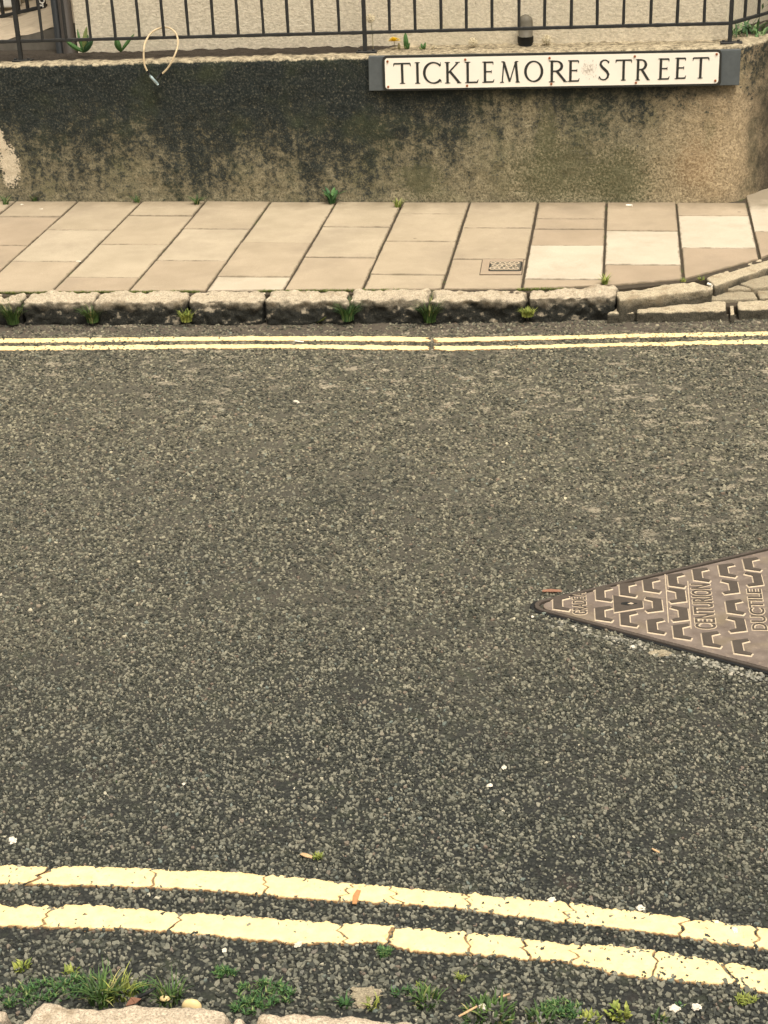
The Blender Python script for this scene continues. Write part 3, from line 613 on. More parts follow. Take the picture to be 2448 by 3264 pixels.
pl = [(x, front_edge(x)-0.03) for x in (-30, -5, -0.31, 0.021, 0.266, 0.411, 0.598, 1.2, 4)]
pl[0] = (-30, kb(-5)-0.03); pl += [(4, 12), (-30, 12)]
b = len(pl)
prism(V, F, pl, -0.02, PH-0.0075)
mesh_obj('pavement_bedding', V, F, M['joint'])['kind'] = 'structure'
# ------------------------------------------------------------------ boundary wall
def zt(x): return 0.7055+0.0145*(x+2.7)
def make_wall():
    path = [(x, YW, 0, -1) for x in np.arange(-6.0, -3.0, 0.06)]+[(x, YW, 0, -1) for x in np.arange(-3.0, 0.415, 0.0125)]
    cx, cy, r = 0.415, YW+0.16, 0.16
    for k in range(1, 12): a_ = -math.pi/2+k/12*math.radians(52); path.append((cx+r*math.cos(a_), cy+r*math.sin(a_), math.cos(a_), math.sin(a_)))
    a_ = -math.pi/2+math.radians(52); ex, ey, nx_, ny_ = cx+r*math.cos(a_), cy+r*math.sin(a_), math.cos(a_), math.sin(a_)
    for k in range(0, 60): d = k*0.02; path.append((ex-ny_*d, ey+nx_*d, nx_, ny_))
    prof = [(0.0, z) for z in np.arange(0.03, 0.688, 0.0125)]+[(0.001, 0.693), (0.004, 0.699), (0.009, 0.7035)]+[(i_, 0.7055) for i_ in np.arange(0.016, 0.27, 0.012)]
    V, F = [], []
    for (x, y, nx_, ny_) in path:
        top = zt(min(x, 0.6))
        for (ins, z) in prof:
            zz = 0.03+(z-0.03)*(top-0.03)/(0.7055-0.03)
            px, py = x-nx_*ins, y-ny_*ins
            d = 0.006*fbm(px, py, zz, 5, 3, 2)+0.0035*fbm(px, py, zz, 32, 4, 8)
            edge = 1 if ins < 0.012 else 0
            d2 = (0.007 if ins > 0.003 else 0.0)*fbm(px, py, 0, 22, 4, 5)
            foot = 0.012*max(0, 1-(zz-0.09)/0.05)*(fbm(px, 3, 0, 7, 3)+0.5) if ins == 0 else 0
            V.append((px+nx_*(d*edge+foot*0.4), py+ny_*(d*edge+foot*0.4), zz+d2+(0.004*fbm(px, py, 0, 12, 3) if edge and z > .68 else 0)))
    n = len(prof)
    for i in range(len(path)-1):
        for j in range(n-1): a_ = i*n+j; F.append((a_, a_+n, a_+n+1, a_+1))
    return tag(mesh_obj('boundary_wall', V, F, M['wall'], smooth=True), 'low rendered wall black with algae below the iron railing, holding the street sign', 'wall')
make_wall()
# ------------------------------------------------------------------ house behind
hr = empty('house', (-1.0, 7.3, 0.6)); tag(hr, 'cream roughcast house front behind the railing', 'house')
HL, HR_ = (-2.46, 7.315), (0.447, 7.185)
V, F = [], []
prism(V, F, [HL, HR_, (1.6, 10.5), (-1.9, 11.0)], 0.5, 5.2); child(mesh_obj('wall', V, F, M['house']), hr)
bm = bmesh.new()
for k in range(1):
    box(bm, -1.9, 0.0, 7.13, 7.26, 5.25, 5.37)
child(bm_obj('gutter', bm, M['pipe_black']), hr)
# pipes
def upright(name, x, y, r, z0, z1, mat, root=None, n=16):
    bm = bmesh.new(); tube(bm, [(x, y, z0), (x, y, z1)], r, n); o = bm_obj(name, bm, mat, None, True)
    o.data.polygons.foreach_set('use_smooth', [True]*len(o.data.polygons))
    return child(o, root) if root else o
dp = empty('downpipe', (-2.52, 7.36, 0.6)); tag(dp, 'dark brown downpipe at the left corner of the cream house', 'pipe')
upright('pipe', -2.497, 7.31, 0.030, 0.60, 5.0, M['pipe_brown'], dp); bm = bmesh.new(); box(bm, -2.56, -2.455, 7.345, 7.36, 1.5, 1.54); child(bm_obj('bracket', bm, M['pipe_brown']), dp)
upright('pipe', -2.552, 7.345, 0.020, 0.60, 5.0, M['pipe_black'], dp)
vp = empty('vent_pipe', (-0.41, 7.2, 0.7)); tag(vp, 'short round topped grey vent pipe with black collar against the house', 'pipe')
pc = W(1675, 150, 7.18); x_, y_ = pc.x, 7.18; zb = pc.z-0.015; ztop = W(1675, 46, 7.18).z
bm = bmesh.new(); rr_ = 0.031; prof = [(zb+0.055, rr_), (ztop-0.028, rr_)]+[(ztop-0.028+0.028*math.sin(t), rr_*math.cos(t)) for t in (0.4, 0.8, 1.15, 1.45)]
tube(bm, [(x_, y_, z) for z, r in prof], [r for z, r in prof], 20); child(bm_obj('pipe', bm, M['pipe_grey'], None, True), vp)
bm = bmesh.new(); tube(bm, [(x_, y_, zb), (x_, y_, zb+0.032), (x_, y_, zb+0.036), (x_, y_, zb+0.061)], [0.031, 0.031, 0.0345, 0.0345], 20); child(bm_obj('collar', bm, M['pipe_black'], None, True), vp)
# ------------------------------------------------------------------ railing
YR = 7.105
rl = empty('iron_railing', (-1.1, YR, 0.73)); tag(rl, 'black iron railing of thin upright bars standing on the stained wall', 'railing')
def rz(x): a_ = W(50, 130, YR); b_ = W(1160, 100, YR); c_ = W(2325, 74, YR); return (a_.z+(b_.z-a_.z)*(x-a_.x)/(b_.x-a_.x)) if x < b_.x else (b_.z+(c_.z-b_.z)*(x-b_.x)/(c_.x-b_.x))
PX = [W(62, 150, YR).x, W(1163, 130, YR).x, W(2327, 110, YR).x]
def rail(p, q, name='rail', hw=0.006, hh=0.007):
    bm = bmesh.new(); p, q = Vector(p), Vector(q); n = max(2, int((q-p).length/0.02)); t = (q-p).normalized(); s = Vector((-t.y, t.x, 0)); rings = []
    for i in range(n+1):
        c = p+(q-p)*i/n; j = 0.0016*fbm(c.x, c.y, c.z, 40, 3); k = 0.001*fbm(c.x, c.y, 9, 55, 3)
        rings.append([bm.verts.new(c+s*(a_*(hw+k))+Vector((0, 0, b_*(hh+j)))) for a_, b_ in ((-1,-.7),(-.7,-1),(.7,-1),(1,-.7),(1,.7),(.7,1),(-.7,1),(-1,.7))])
    for a_, b_ in zip(rings, rings[1:]):
        for k in range(8): bm.faces.new((a_[k], a_[(k+1) % 8], b_[(k+1) % 8], b_[k]))
    bm.faces.new(rings[0]); bm.faces.new(rings[-1]); bmesh.ops.recalc_face_normals(bm, faces=bm.faces[:]); return bm_obj(name, bm, M['iron_black'])
XL = PX[0]-1.58
child(rail((XL, YR, rz(XL)), (PX[2], YR, rz(PX[2]))), rl); child(rail((XL, YR, rz(XL)+0.82), (PX[2], YR, rz(PX[2])+0.82)), rl)
sdx, sdy = 0.130, 0.190; sl_ = math.hypot(sdx, sdy); sdx /= sl_; sdy /= sl_
SE = (PX[2]+sdx*0.9, YR+sdy*0.9)
child(rail((PX[2], YR, rz(PX[2])), (SE[0], SE[1], rz(PX[2]))), rl); child(rail((PX[2], YR, rz(PX[2])+0.82), (SE[0], SE[1], rz(PX[2])+0.82)), rl)
for x in [XL]+PX:
    bm = bmesh.new(); box(bm, x-.0085, x+.0085, YR-.0085, YR+.0085, zt(x)-0.01, rz(x)+0.90); bmesh.ops.subdivide_edges(bm, edges=[e_ for e_ in bm.edges if abs(e_.verts[0].co.z-e_.verts[1].co.z) > .1], cuts=50)
    for v in bm.verts: v.co.x += .0012*fbm(v.co.x, v.co.y, v.co.z, 40, 3); v.co.y += .0012*fbm(v.co.x, v.co.y, v.co.z, 40, 3, 5)
    bmesh.ops.recalc_face_normals(bm, faces=bm.faces[:]); child(bm_obj('post', bm, M['iron_black']), rl)
    bm = bmesh.new(); box(bm, x-0.038, x+0.052, YR-0.020, YR+0.020, zt(x)-0.008, zt(x)+0.007)
    for bx in (-0.026, 0.036): tube(bm, [(x+bx, YR-0.002, zt(x)+0.006), (x+bx, YR-0.002, zt(x)+0.014)], 0.007, 6)
    bmesh.ops.bevel(bm, geom=bm.edges[:], offset=0.0015, segments=1, affect='EDGES'); child(bm_obj('foot_plate', bm, M['iron_black']), rl)
def vert_bar(name, x, y, z0, z1):
    n = 14; bm = bmesh.new(); rings = []; sd_ = x*31
    for i in range(n+1):
        z = z0+(z1-z0)*i/n; ox = 0.0012*fbm(x, y, z, 9, 2, sd_); r = 0.0068+0.0012*fbm(x, y, z, 50, 3, sd_)
        rings.append([bm.verts.new((x+ox+r*math.cos(k*math.pi/4), y+r*math.sin(k*math.pi/4), z)) for k in range(8)])
    for a_, b_ in zip(rings, rings[1:]):
        for k in range(8): bm.faces.new((a_[k], a_[(k+1) % 8], b_[(k+1) % 8], b_[k]))
    bm.faces.new(rings[-1]); return child(bm_obj(name, bm, M['iron_black'], None, True), rl)
bays = [(XL, PX[0]), (PX[0], PX[1]), (PX[1], PX[2])]
for a_, b_ in bays:
    for k in range(1, 14): x = a_+(b_-a_)*k/14; vert_bar('picket', x+R.uniform(-.002, .002), YR, rz(x)-0.003, rz(x)+0.82)
for k in range(1, 8): d = k*0.112; vert_bar('picket', PX[2]+sdx*d, YR+sdy*d, rz(PX[2])-0.003, rz(PX[2])+0.82)
# ------------------------------------------------------------------ street sign
sg = empty('street_sign', (-0.28, YW-0.02, 0.66)); tag(sg, 'white street name plate reading TICKLEMORE STREET on a blue grey board', 'street sign')
def wall_quad(pts, Y): return [W(x, y, Y) for x, y in pts]
def slab_xz(name, pts, Yf, Yb, mat, root, bev=0.001, smoothc=False):   # pts: list of (X,Z) ccw seen from the street
    bm = bmesh.new(); f = [bm.verts.new((p[0], Yf, p[1])) for p in pts]; b_ = [bm.verts.new((p[0], Yb, p[1])) for p in pts]; n = len(pts)
    bm.faces.new(f); bm.faces.new(b_[::-1])
    for i in range(n): bm.faces.new((f[i], b_[i], b_[(i+1) % n], f[(i+1) % n]))
    bmesh.ops.recalc_face_normals(bm, faces=bm.faces[:])
    if bev: bmesh.ops.bevel(bm, geom=[e_ for e_ in bm.edges if abs(e_.verts[0].co.y-Yf) < 1e-6 and abs(e_.verts[1].co.y-Yf) < 1e-6], offset=bev, segments=2, affect='EDGES')
    return child(bm_obj(name, bm, mat), root)
BY0, BY1 = YW-0.024, YW+0.012
q = wall_quad([(1176, 290), (2356, 272), (2362, 160), (1174, 182)], BY0); slab_xz('backing_board', [(p.x, p.z) for p in q], BY0, BY1, M['board'], sg, 0.002)
PY = BY0-0.012
def rounded(q, r, n=6):
    out = []
    for i in range(4):
        p, a_, b_ = Vector(q[i]), Vector(q[i-1]), Vector(q[(i+1) % 4]); da, db = (a_-p).normalized(), (b_-p).normalized(); c = p+(da+db)*r
        s = (p+da*r)-c; e_ = (p+db*r)-c; a0 = math.atan2(s.y, s.x); a1 = math.atan2(e_.y, e_.x); dd = (a1-a0+math.pi) % (2*math.pi)-math.pi
        out += [(c.x+r*math.cos(a0+dd*k/n), c.y+r*math.sin(a0+dd*k/n)) for k in range(n+1)]
    return out
qb = [(p.x, p.z) for p in wall_quad([(1222, 291), (2298, 274), (2301, 159), (1218, 179)], PY)]
slab_xz('border', rounded(qb, 0.018), PY, BY0+0.001, M['sign_black'], sg, 0.0025)
qp = [(p.x, p.z) for p in wall_quad([(1229, 284), (2289, 266), (2294, 166), (1226, 186)], PY-0.001)]
slab_xz('plate', rounded(qp, 0.012), PY-0.0012, PY+0.0005, M['sign_white'], sg, 0)
# letters: strokes in a unit box (width w, height 1); thick stems, thin arms, small serifs
TK, TN = 0.120, 0.072
def st(a_, b_, w0, w1=None): return ('s', a_, b_, w0, w1 if w1 is not None else w0)
def serifs(x, y, d=1, w_=0.13): return [st((x-w_, y), (x, y), 0.03, 0.055), st((x, y), (x+w_, y), 0.055, 0.03)]
def arc(cx, cy, rx, ry, a0, a1, wf, n=26):
    P = []; 
    for k in range(n+1):
        a_ = math.radians(a0+(a1-a0)*k/n); P.append((cx+rx*math.cos(a_), cy+ry*math.sin(a_), wf(a_)))
    return ('c', P)
rw = lambda a_: TN*0.85+(TK-TN*0.75)*abs(math.cos(a_+0.2))**1.3
GL = {}
GL['I'] = (0.26, [st((.13, .02), (.13, .98), TK)]+serifs(.13, .02)+serifs(.13, .98))
GL['T'] = (0.84, [st((.42, .02), (.42, .96), TK), st((.02, .955), (.82, .955), TN), st((.035, .955), (.0, .83), .075, .02), st((.805, .955), (.84, .83), .075, .02)]+serifs(.42, .02))
GL['L'] = (0.62, [st((.12, .02), (.12, .98), TK), st((.12, .035), (.57, .035), TN), st((.56, .02), (.62, .17), .075, .02)]+serifs(.12, .02)+serifs(.12, .98))
GL['E'] = (0.56, [st((.12, .02), (.12, .98), TK), st((.12, .035), (.51, .035), TN), st((.505, .02), (.56, .16), .075, .02), st((.12, .52), (.44, .52), TN*.9), st((.43, .45), (.435, .59), .03, .03), st((.12, .965), (.5, .965), TN), st((.495, .975), (.52, .85), .07, .02)]+serifs(.12, .02)+serifs(.12, .98))
GL['C'] = (0.84, [arc(.50, .5, .44, .47, 42, 318, rw), st((.83, .83), (.84, .98), .04, .02), st((.83, .17), (.86, .05), .05, .02)])
GL['O'] = (0.92, [arc(.46, .5, .405, .465, 0, 360, rw, 40)])
GL['K'] = (0.74, [st((.12, .02), (.12, .98), TK), st((.14, .47), (.62, .96), TN), st((.24, .56), (.68, .03), TK*1.0, TK*.95), st((.50, .98), (.72, .98), .035), st((.58, .02), (.78, .02), .04)]+serifs(.12, .02)+serifs(.12, .98))
GL['R'] = (0.76, [st((.12, .02), (.12, .98), TK), arc(.30, .735, .25, .225, -88, 88, rw, 18), st((.12, .96), (.31, .96), TN), st((.12, .505), (.32, .505), TN), st((.33, .51), (.70, .03), TK*.95), st((.64, .02), (.80, .02), .04)]+serifs(.12, .02)+serifs(.12, .98))
GL['M'] = (1.02, [st((.14, .02), (.22, .96), TN*.85), st((.22, .96), (.51, .04), TK*.95, TK*.8), st((.51, .04), (.80, .96), TN*.8), st((.80, .96), (.90, .02), TK)]+serifs(.13, .02, 1, .10)+serifs(.90, .02, 1, .11)+[st((.10, .975), (.24, .975), .04), st((.78, .975), (.93, .975), .04)])
GL['S'] = (0.56, [('c', [(.50, .80, .05), (.46, .90, .065), (.36, .955, .065), (.24, .95, .07), (.13, .87, .10), (.11, .75, .115), (.18, .64, .12), (.30, .53, .13), (.42, .42, .13), (.49, .29, .12), (.46, .15, .10), (.36, .055, .07), (.24, .035, .06), (.12, .08, .06), (.06, .20, .05)]), st((.50, .80), (.52, .93), .03, .02), st((.06, .20), (.03, .06), .03, .02)])
lay = [('T',103,175,95,187),('I',195,215,93,186),('C',230,305,92,187),('K',325,390,92,185),('L',412,468,91,184),('E',487,537,90,182),('M',560,650,88,182),('O',668,750,86,180),('R',775,852,85,180),('E',857,908,84,178),
       ('S',987,1040,80,173),('T',1062,1135,80,173),('R',1150,1212,79,172),('E',1247,1300,76,169),('E',1320,1372,73,166),('T',1395,1470,70,164)]
def glyph(bm, gl, org, ux, uz, w_, h, Yf, Yb):
    gw, strokes = GL[gl]; sx = w_/gw; cnt = 0
    def P(x, y): return (org[0]+ux[0]*x*sx+uz[0]*y*h, org[1]+ux[1]*x*sx+uz[1]*y*h)
    def ribbon(pts):
        nonlocal cnt; yf = Yf-cnt*0.00003; cnt += 1; L, Rr = [], []
        W_ = [(P(x, y), ww) for x, y, ww in pts]
        for i, (p, ww) in enumerate(W_):
            a_ = W_[max(i-1, 0)][0]; b_ = W_[min(i+1, len(W_)-1)][0]; d = Vector((b_[0]-a_[0], b_[1]-a_[1]))
            if d.length < 1e-9: d = Vector((1, 0))
            d.normalize(); n = Vector((-d.y, d.x))*ww*h*0.5; L.append((p[0]+n.x, p[1]+n.y)); Rr.append((p[0]-n.x, p[1]-n.y))
        vf = [(bm.verts.new((l[0], yf, l[1])), bm.verts.new((r[0], yf, r[1])), bm.verts.new((l[0], Yb, l[1])), bm.verts.new((r[0], Yb, r[1]))) for l, r in zip(L, Rr)]
        for a_, b_ in zip(vf, vf[1:]):
            bm.faces.new((a_[0], b_[0], b_[1], a_[1])); bm.faces.new((a_[0], a_[2], b_[2], b_[0])); bm.faces.new((a_[1], b_[1], b_[3], a_[3]))
        bm.faces.new((vf[0][0], vf[0][1], vf[0][3], vf[0][2])); bm.faces.new((vf[-1][0], vf[-1][2], vf[-1][3], vf[-1][1]))
    for s in strokes:
        if s[0] == 's':
            (x0, y0), (x1, y1) = s[1], s[2]; ribbon([(x0, y0, s[3]), (x1, y1, s[4])])
        else: ribbon(s[1])
LY = PY-0.0024
for gl, a_, b_, y0, y1 in lay:
    A = W(1180+a_*.7354, 130+y1*.7354, LY); B = W(1180+b_*.7354, 130+y0*.7354, LY); tilt = 0.010
    w_ = B.x-A.x; h = B.z-A.z-0.0; bm = bmesh.new()
    glyph(bm, gl, (A.x, A.z), (1, tilt), (0, 1), w_, h, LY, PY-0.0010); child(bm_obj('letter', bm, M['sign_black']), sg)
for (x, y) in [(75, 90), (78, 200), (412, 82), (420, 195), (777, 75), (785, 187), (1147, 68), (1152, 182), (1502, 58), (1496, 173)]:
    p = W(1180+x*.7354, 130+y*.7354, LY); bm = bmesh.new(); tube(bm, [(p.x, PY-0.001, p.z), (p.x, PY-0.005, p.z), (p.x, PY-0.0062, p.z)], [0.0052, 0.0048, 0.002], 10); child(bm_obj('screw', bm, M['rust']), sg)
bm = bmesh.new()
for k in range(130):
    px_, py_ = R.gauss(950, 19), R.gauss(126, 19)
    if abs(px_-950) > 36 or abs(py_-126) > 40: continue
    p = W(1180+px_*.7354, 130+py_*.7354, LY); s = R.uniform(.001, .0042); a_ = R.uniform(-.5, .5)+1.2
    vs = [bm.verts.new((p.x+s*math.cos(t)*R.uniform(.4, 1.2)*(.5), PY-0.0016-k*1e-5, p.z+s*math.sin(t)*R.uniform(.8, 1.6))) for t in (0, 1.2, 2.4, 3.6, 4.9)]
    bm.faces.new(vs)
child(bm_obj('scrape', bm, M['scratch']), sg)
# ------------------------------------------------------------------ cable lock
cl = empty('cable_lock', (-2.0, 7.05, 0.75)); tag(cl, 'beige looped cable lock hanging from the railing over the wall', 'cable lock')
cp = [(380,970,6.985),(335,860,6.985),(320,700,6.99),(325,580,7.00),(345,480,7.04),(420,340,7.085),(520,255,7.10),(630,215,7.125),(700,205,7.128),(790,225,7.11),(870,290,7.09),(915,380,7.08),(925,500,7.05),(890,640,7.00),(820,800,6.985),(740,930,6.985),(650,1020,6.985)]
cpts = [tuple(W(400+x*.1808, 50+y*.1808, Y)) for x, y, Y in cp]
bm = bmesh.new(); tube(bm, smooth_curve(cpts, 90), 0.0040, 10); child(bm_obj('cable', bm, M['cable'], None, True), cl)
LP = lambda x, y, Y=6.982: W(400+x*.1808, 50+y*.1808, Y)
bm = bmesh.new(); tube(bm, [LP(385, 975), LP(425, 1050)], 0.0048, 10); tube(bm, [LP(650, 1020), LP(560, 1100)], 0.0055, 10); tube(bm, [LP(425, 1040, 6.98), LP(585, 1225, 6.98)], 0.0062, 12); child(bm_obj('end_cap', bm, M['rubber'], None, True), cl)
bm = bmesh.new(); tube(bm, [LP(425, 1045, 6.975), LP(450, 1080, 6.975), LP(560, 1200, 6.975), LP(575, 1222, 6.975)], [0.004, 0.0068, 0.0068, 0.004], 12); child(bm_obj('lock_barrel', bm, M['lockblue'], None, True), cl)
# ------------------------------------------------------------------ manhole cover
mh = empty('manhole_cover', (MH_APEX.x, MH_APEX.y, 0)); tag(mh, 'brown cast iron triangular drain cover with raised treads set in the road', 'manhole cover')
def ring_mesh(o_out, o_in, z0, z1, name, mat):
    V, F = [], []; n = len(o_out)
    for P, z in ((o_out, z0), (o_out, z1-0.0015), ([a_+(b_-a_)*0.12 for a_, b_ in zip(o_out, o_in)], z1), ([a_+(b_-a_)*0.88 for a_, b_ in zip(o_out, o_in)], z1), (o_in, z1-0.0015), (o_in, z0)): V += [(p.x, p.y, z) for p in P]
    for r_ in range(5):
        for i in range(n): F.append((r_*n+i, r_*n+(i+1) % n, (r_+1)*n+(i+1) % n, (r_+1)*n+i))
    return child(mesh_obj(name, V, F, mat), mh)
ring_mesh(mh_tri(0.014), mh_tri(0.0065), -0.02, 0.0085, 'frame', M['iron_dark'])
ring_mesh(mh_tri(0.021), mh_tri(0.0142), -0.02, 0.0042, 'shadow_ring', M['rubber'])  # black ring added for the shadow line round the frame
ring_mesh(mh_tri(0.0064), mh_tri(0.003), -0.02, -0.004, 'frame_gap', M['rubber'])
V, F = [], []; oo = mh_tri(0.0022); ii = mh_tri(0.0); prism(V, F, oo, -0.02, 0.0055, ii); child(mesh_obj('cover_plate', V, F, M['iron']), mh)
PZ = 0.0055
def MW(u, v): p = MH_APEX+MU*u+MV*v; return (p.x, p.y)
def mloc(x, y): p = G(1648+x/2.074, 1700+y/2.074); d = Vector((p.x, p.y))-MH_APEX; return d.dot(MU), d.dot(MV)
Ushape = [(-.019, -.030), (.018, -.041), (.022, -.031), (.003, -.021), (.003, .021), (.022, .031), (.018, .041), (-.019, .030)]   # bar at -u
def grow(poly, d):
    out = []; n = len(poly); ar = sum(poly[i][0]*poly[(i+1) % n][1]-poly[(i+1) % n][0]*poly[i][1] for i in range(n)); sg_ = 1 if ar > 0 else -1
    for i in range(n):
        p, a_, b_ = Vector(poly[i]), Vector(poly[i-1]), Vector(poly[(i+1) % n]); e1_ = (p-a_).normalized(); e2_ = (b_-p).normalized()
        n1_ = Vector((e1_.y, -e1_.x))*sg_; n2_ = Vector((e2_.y, -e2_.x))*sg_; nn = (n1_+n2_); nn = nn/max(0.35, nn.length_squared)*2 if nn.length > 1e-6 else n1_
        out.append(tuple(p+nn*d*0.9))
    return out
chev = [(290,480,1),(570,420,1),(570,550,1),(730,390,1),(735,585,1),(886,362,1),(907,490,-1),(915,632,1),(1050,328,1),(1062,430,-1),(1078,550,-1),(1086,668,1),(1213,292,1),(1280,720,1),(1385,262,1),(1412,372,-1),(1435,505,1),(1455,622,-1),(1482,770,1),(1548,222,1),(1570,322,-1)]
loc = [(mloc(x, y), s) for x, y, s in chev]
for u in (0.655, 0.72):
    hv = math.tan(MH_HALF)*u-0.055; n = max(2, int(2*hv/0.098)+1)
    for k in range(n): v = -hv+2*hv*k/(n-1); loc.append(((u, v), 1 if k % 2 == 0 else -1))
tv, tf, dv_, df_ = [], [], [], []
for (u, v), s in loc:
    if abs(v) > math.tan(MH_HALF)*u-0.02 and u > 0.1 and (u > 0.36): continue
    sh = [(p[0]*s, p[1]) for p in Ushape]
    if s < 0: sh = sh[::-1]
    if sum(sh[i][0]*sh[(i+1) % 8][1]-sh[(i+1) % 8][0]*sh[i][1] for i in range(8)) < 0: sh = sh[::-1]
    sh = [(p[0]*R.uniform(.97, 1.03), p[1]*0.93) for p in sh]
    P0 = [MW(u+a_, v+b_) for a_, b_ in sh]; P1 = [MW(u+a_, v+b_) for a_, b_ in grow(sh, 0.0078)]
    tv, tf, dv_, df_ = [], [], [], []; prism(dv_, df_, P1, PZ-0.002, PZ+0.0018, P0); prism(tv, tf, P0, PZ+0.0002, PZ+0.0040)
    tr = child(mesh_obj('tread', tv, tf, M['iron_dark']), mh); du = mesh_obj('dust_edging', dv_, df_, M['dust']); du.parent = tr; du.matrix_parent_inverse = tr.matrix_parent_inverse.copy(); du.matrix_parent_inverse = Matrix.Identity(4)
# keyhole plate
ku, kv = mloc(735, 484); kp = [(-.036, -.043), (.036, -.017), (.036, .017), (-.036, .043)]
V, F = [], []; prism(V, F, [MW(ku+a_, kv+b_) for a_, b_ in grow(kp, .005)], PZ-.002, PZ+.0018, [MW(ku+a_, kv+b_) for a_, b_ in kp]); child(mesh_obj('keyhole_rim', V, F, M['dust']), mh)
V, F = [], []; prism(V, F, [MW(ku+a_, kv+b_) for a_, b_ in kp], PZ, PZ+.0028); kh = child(mesh_obj('keyhole_plate', V, F, M['iron_dark']), mh)
V, F = [], []; prism(V, F, [MW(ku+a_, kv+b_) for a_, b_ in ((-.018, -.004), (.000, -.009), (.004, -.004), (.022, -.001), (.022, .003), (.004, .005), (.000, .009), (-.018, .004))], PZ+.002, PZ+.0033); child(mesh_obj('keyhole', V, F, M['rubber']), mh)
V, F = [], []; prism(V, F, [MW(ku+a_+.004, kv+b_) for a_, b_ in ((-.006, -.002), (.004, -.004), (.010, .000), (.002, .004))], PZ+.003, PZ+.0042); child(mesh_obj('keyhole_grit', V, F, M['dust']), mh)
for x, y0, y1 in ((978, 285, 605), (1128, 330, 645)):
    (u0, v0), (u1, v1) = mloc(x, y0), mloc(x+22, y1); V, F = [], []; prism(V, F, [MW(u0-.0012, v0), MW(u1-.0012, v1), MW(u1+.0012, v1), MW(u0+.0012, v0)], PZ-.001, PZ+.0012); child(mesh_obj('raised_rib', V, F, M['dust']), mh)
def text_mesh(body, height, length, thick, fatten=0.0):
    cu = bpy.data.curves.new('t', 'FONT'); cu.body = body; cu.size = 1; cu.extrude = 0.5; cu.offset = fatten; cu.resolution_u = 4
    ob = bpy.data.objects.new('t', cu); COL.objects.link(ob); bpy.context.view_layer.update()
    me = bpy.data.meshes.new_from_object(ob.evaluated_get(bpy.context.evaluated_depsgraph_get()))
    V = [tuple(v.co) for v in me.vertices]; F = [tuple(p.vertices) for p in me.polygons]
    bpy.data.objects.remove(ob); bpy.data.curves.remove(cu); bpy.data.meshes.remove(me)
    x0 = min(v[0] for v in V); x1 = max(v[0] for v in V); y0 = min(v[1] for v in V); y1 = max(v[1] for v in V)
    return [((v[0]-x0)/(x1-x0)*length, (v[1]-y0)/(y1-y0)*height, (v[2]+.5)*thick) for v in V], F
def cover_text(body, xa, ya, xb, yb, hgt):          # runs from (xa,ya) to (xb,yb) photo-local, cap height toward -u
    (u0, v0), (u1, v1) = mloc(xa, ya), mloc(xb, yb); L = abs(v1-v0)
    for fat, th, mat, nm in ((0.055, 0.0014, 'dust', 'lettering_edge'), (0.0, 0.0030, 'iron_dark', 'lettering')):
        V, F = text_mesh(body, hgt, L, th, fat); k = 0.0025 if fat else 0
        V = [(*MW(u0-v[1]*(1+2*k/hgt)+k+(u1-u0)*v[0]/L, v0+(v[0]*(1+2*k/L)-k)), PZ+v[2]-0.0005) for v in V]; child(mesh_obj(nm, V, F, M[mat]), mh)
cover_text('GRADE A', 462, 552, 452, 406, 0.034)
cover_text('CENTURION', 1318, 648, 1276, 352, 0.050)
cover_text('DUCTILE', 1655, 655, 1612, 385, 0.036)
cover_text('IRON', 1670, 340, 1660, 210, 0.034) if False else None
# loose grit gathered along the lower edge of the cover (part of what lies in the road there)
def pebble_mesh(V, F, x, y, z, s, rg, flat=0.6):
    b = len(V); n = 6
    top = [(x+s*rg.uniform(.55, .8)*math.cos(k*1.047), y+s*rg.uniform(.55, .8)*math.sin(k*1.047), z+s*flat*rg.uniform(.8, 1.1)) for k in range(n)]
    mid = [(x+s*rg.uniform(.85, 1.15)*math.cos(k*1.047), y+s*rg.uniform(.85, 1.15)*math.sin(k*1.047), z+s*flat*.4) for k in range(n)]
    bot = [(x+s*.7*math.cos(k*1.047), y+s*.7*math.sin(k*1.047), z-s*.1) for k in range(n)]
    V += top+mid+bot; F.append(tuple(b+k for k in range(n)))
    for r_ in (0, 1):
        for k in range(n): F.append((b+(r_+1)*n+k, b+(r_+1)*n+(k+1) % n, b+r_*n+(k+1) % n, b+r_*n+k))
V, F = [], []
for k in range(560):
    t = R.random(); u = 0.02+0.74*t; v = -math.tan(MH_HALF)*u-0.030-abs(R.gauss(0, 0.026)); x, y = MW(u, v)
    if vnoise(np.array([u]), np.array([v]), 14.0, 5)[0] > .42: pebble_mesh(V, F, x, y, 0.001, R.uniform(.0018, .0058), R)
for k in range(90): u = -0.02+R.random()*0.3; v = math.tan(MH_HALF)*u+0.024+abs(R.gauss(0, 0.01)); x, y = MW(u, v); pebble_mesh(V, F, x, y, 0.001, R.uniform(.0012, .0028), R)
tag(mesh_obj('grit', V, F, M['gritmat']), 'loose pale grit lying along the lower edge of the iron cover', 'grit', kind='stuff')
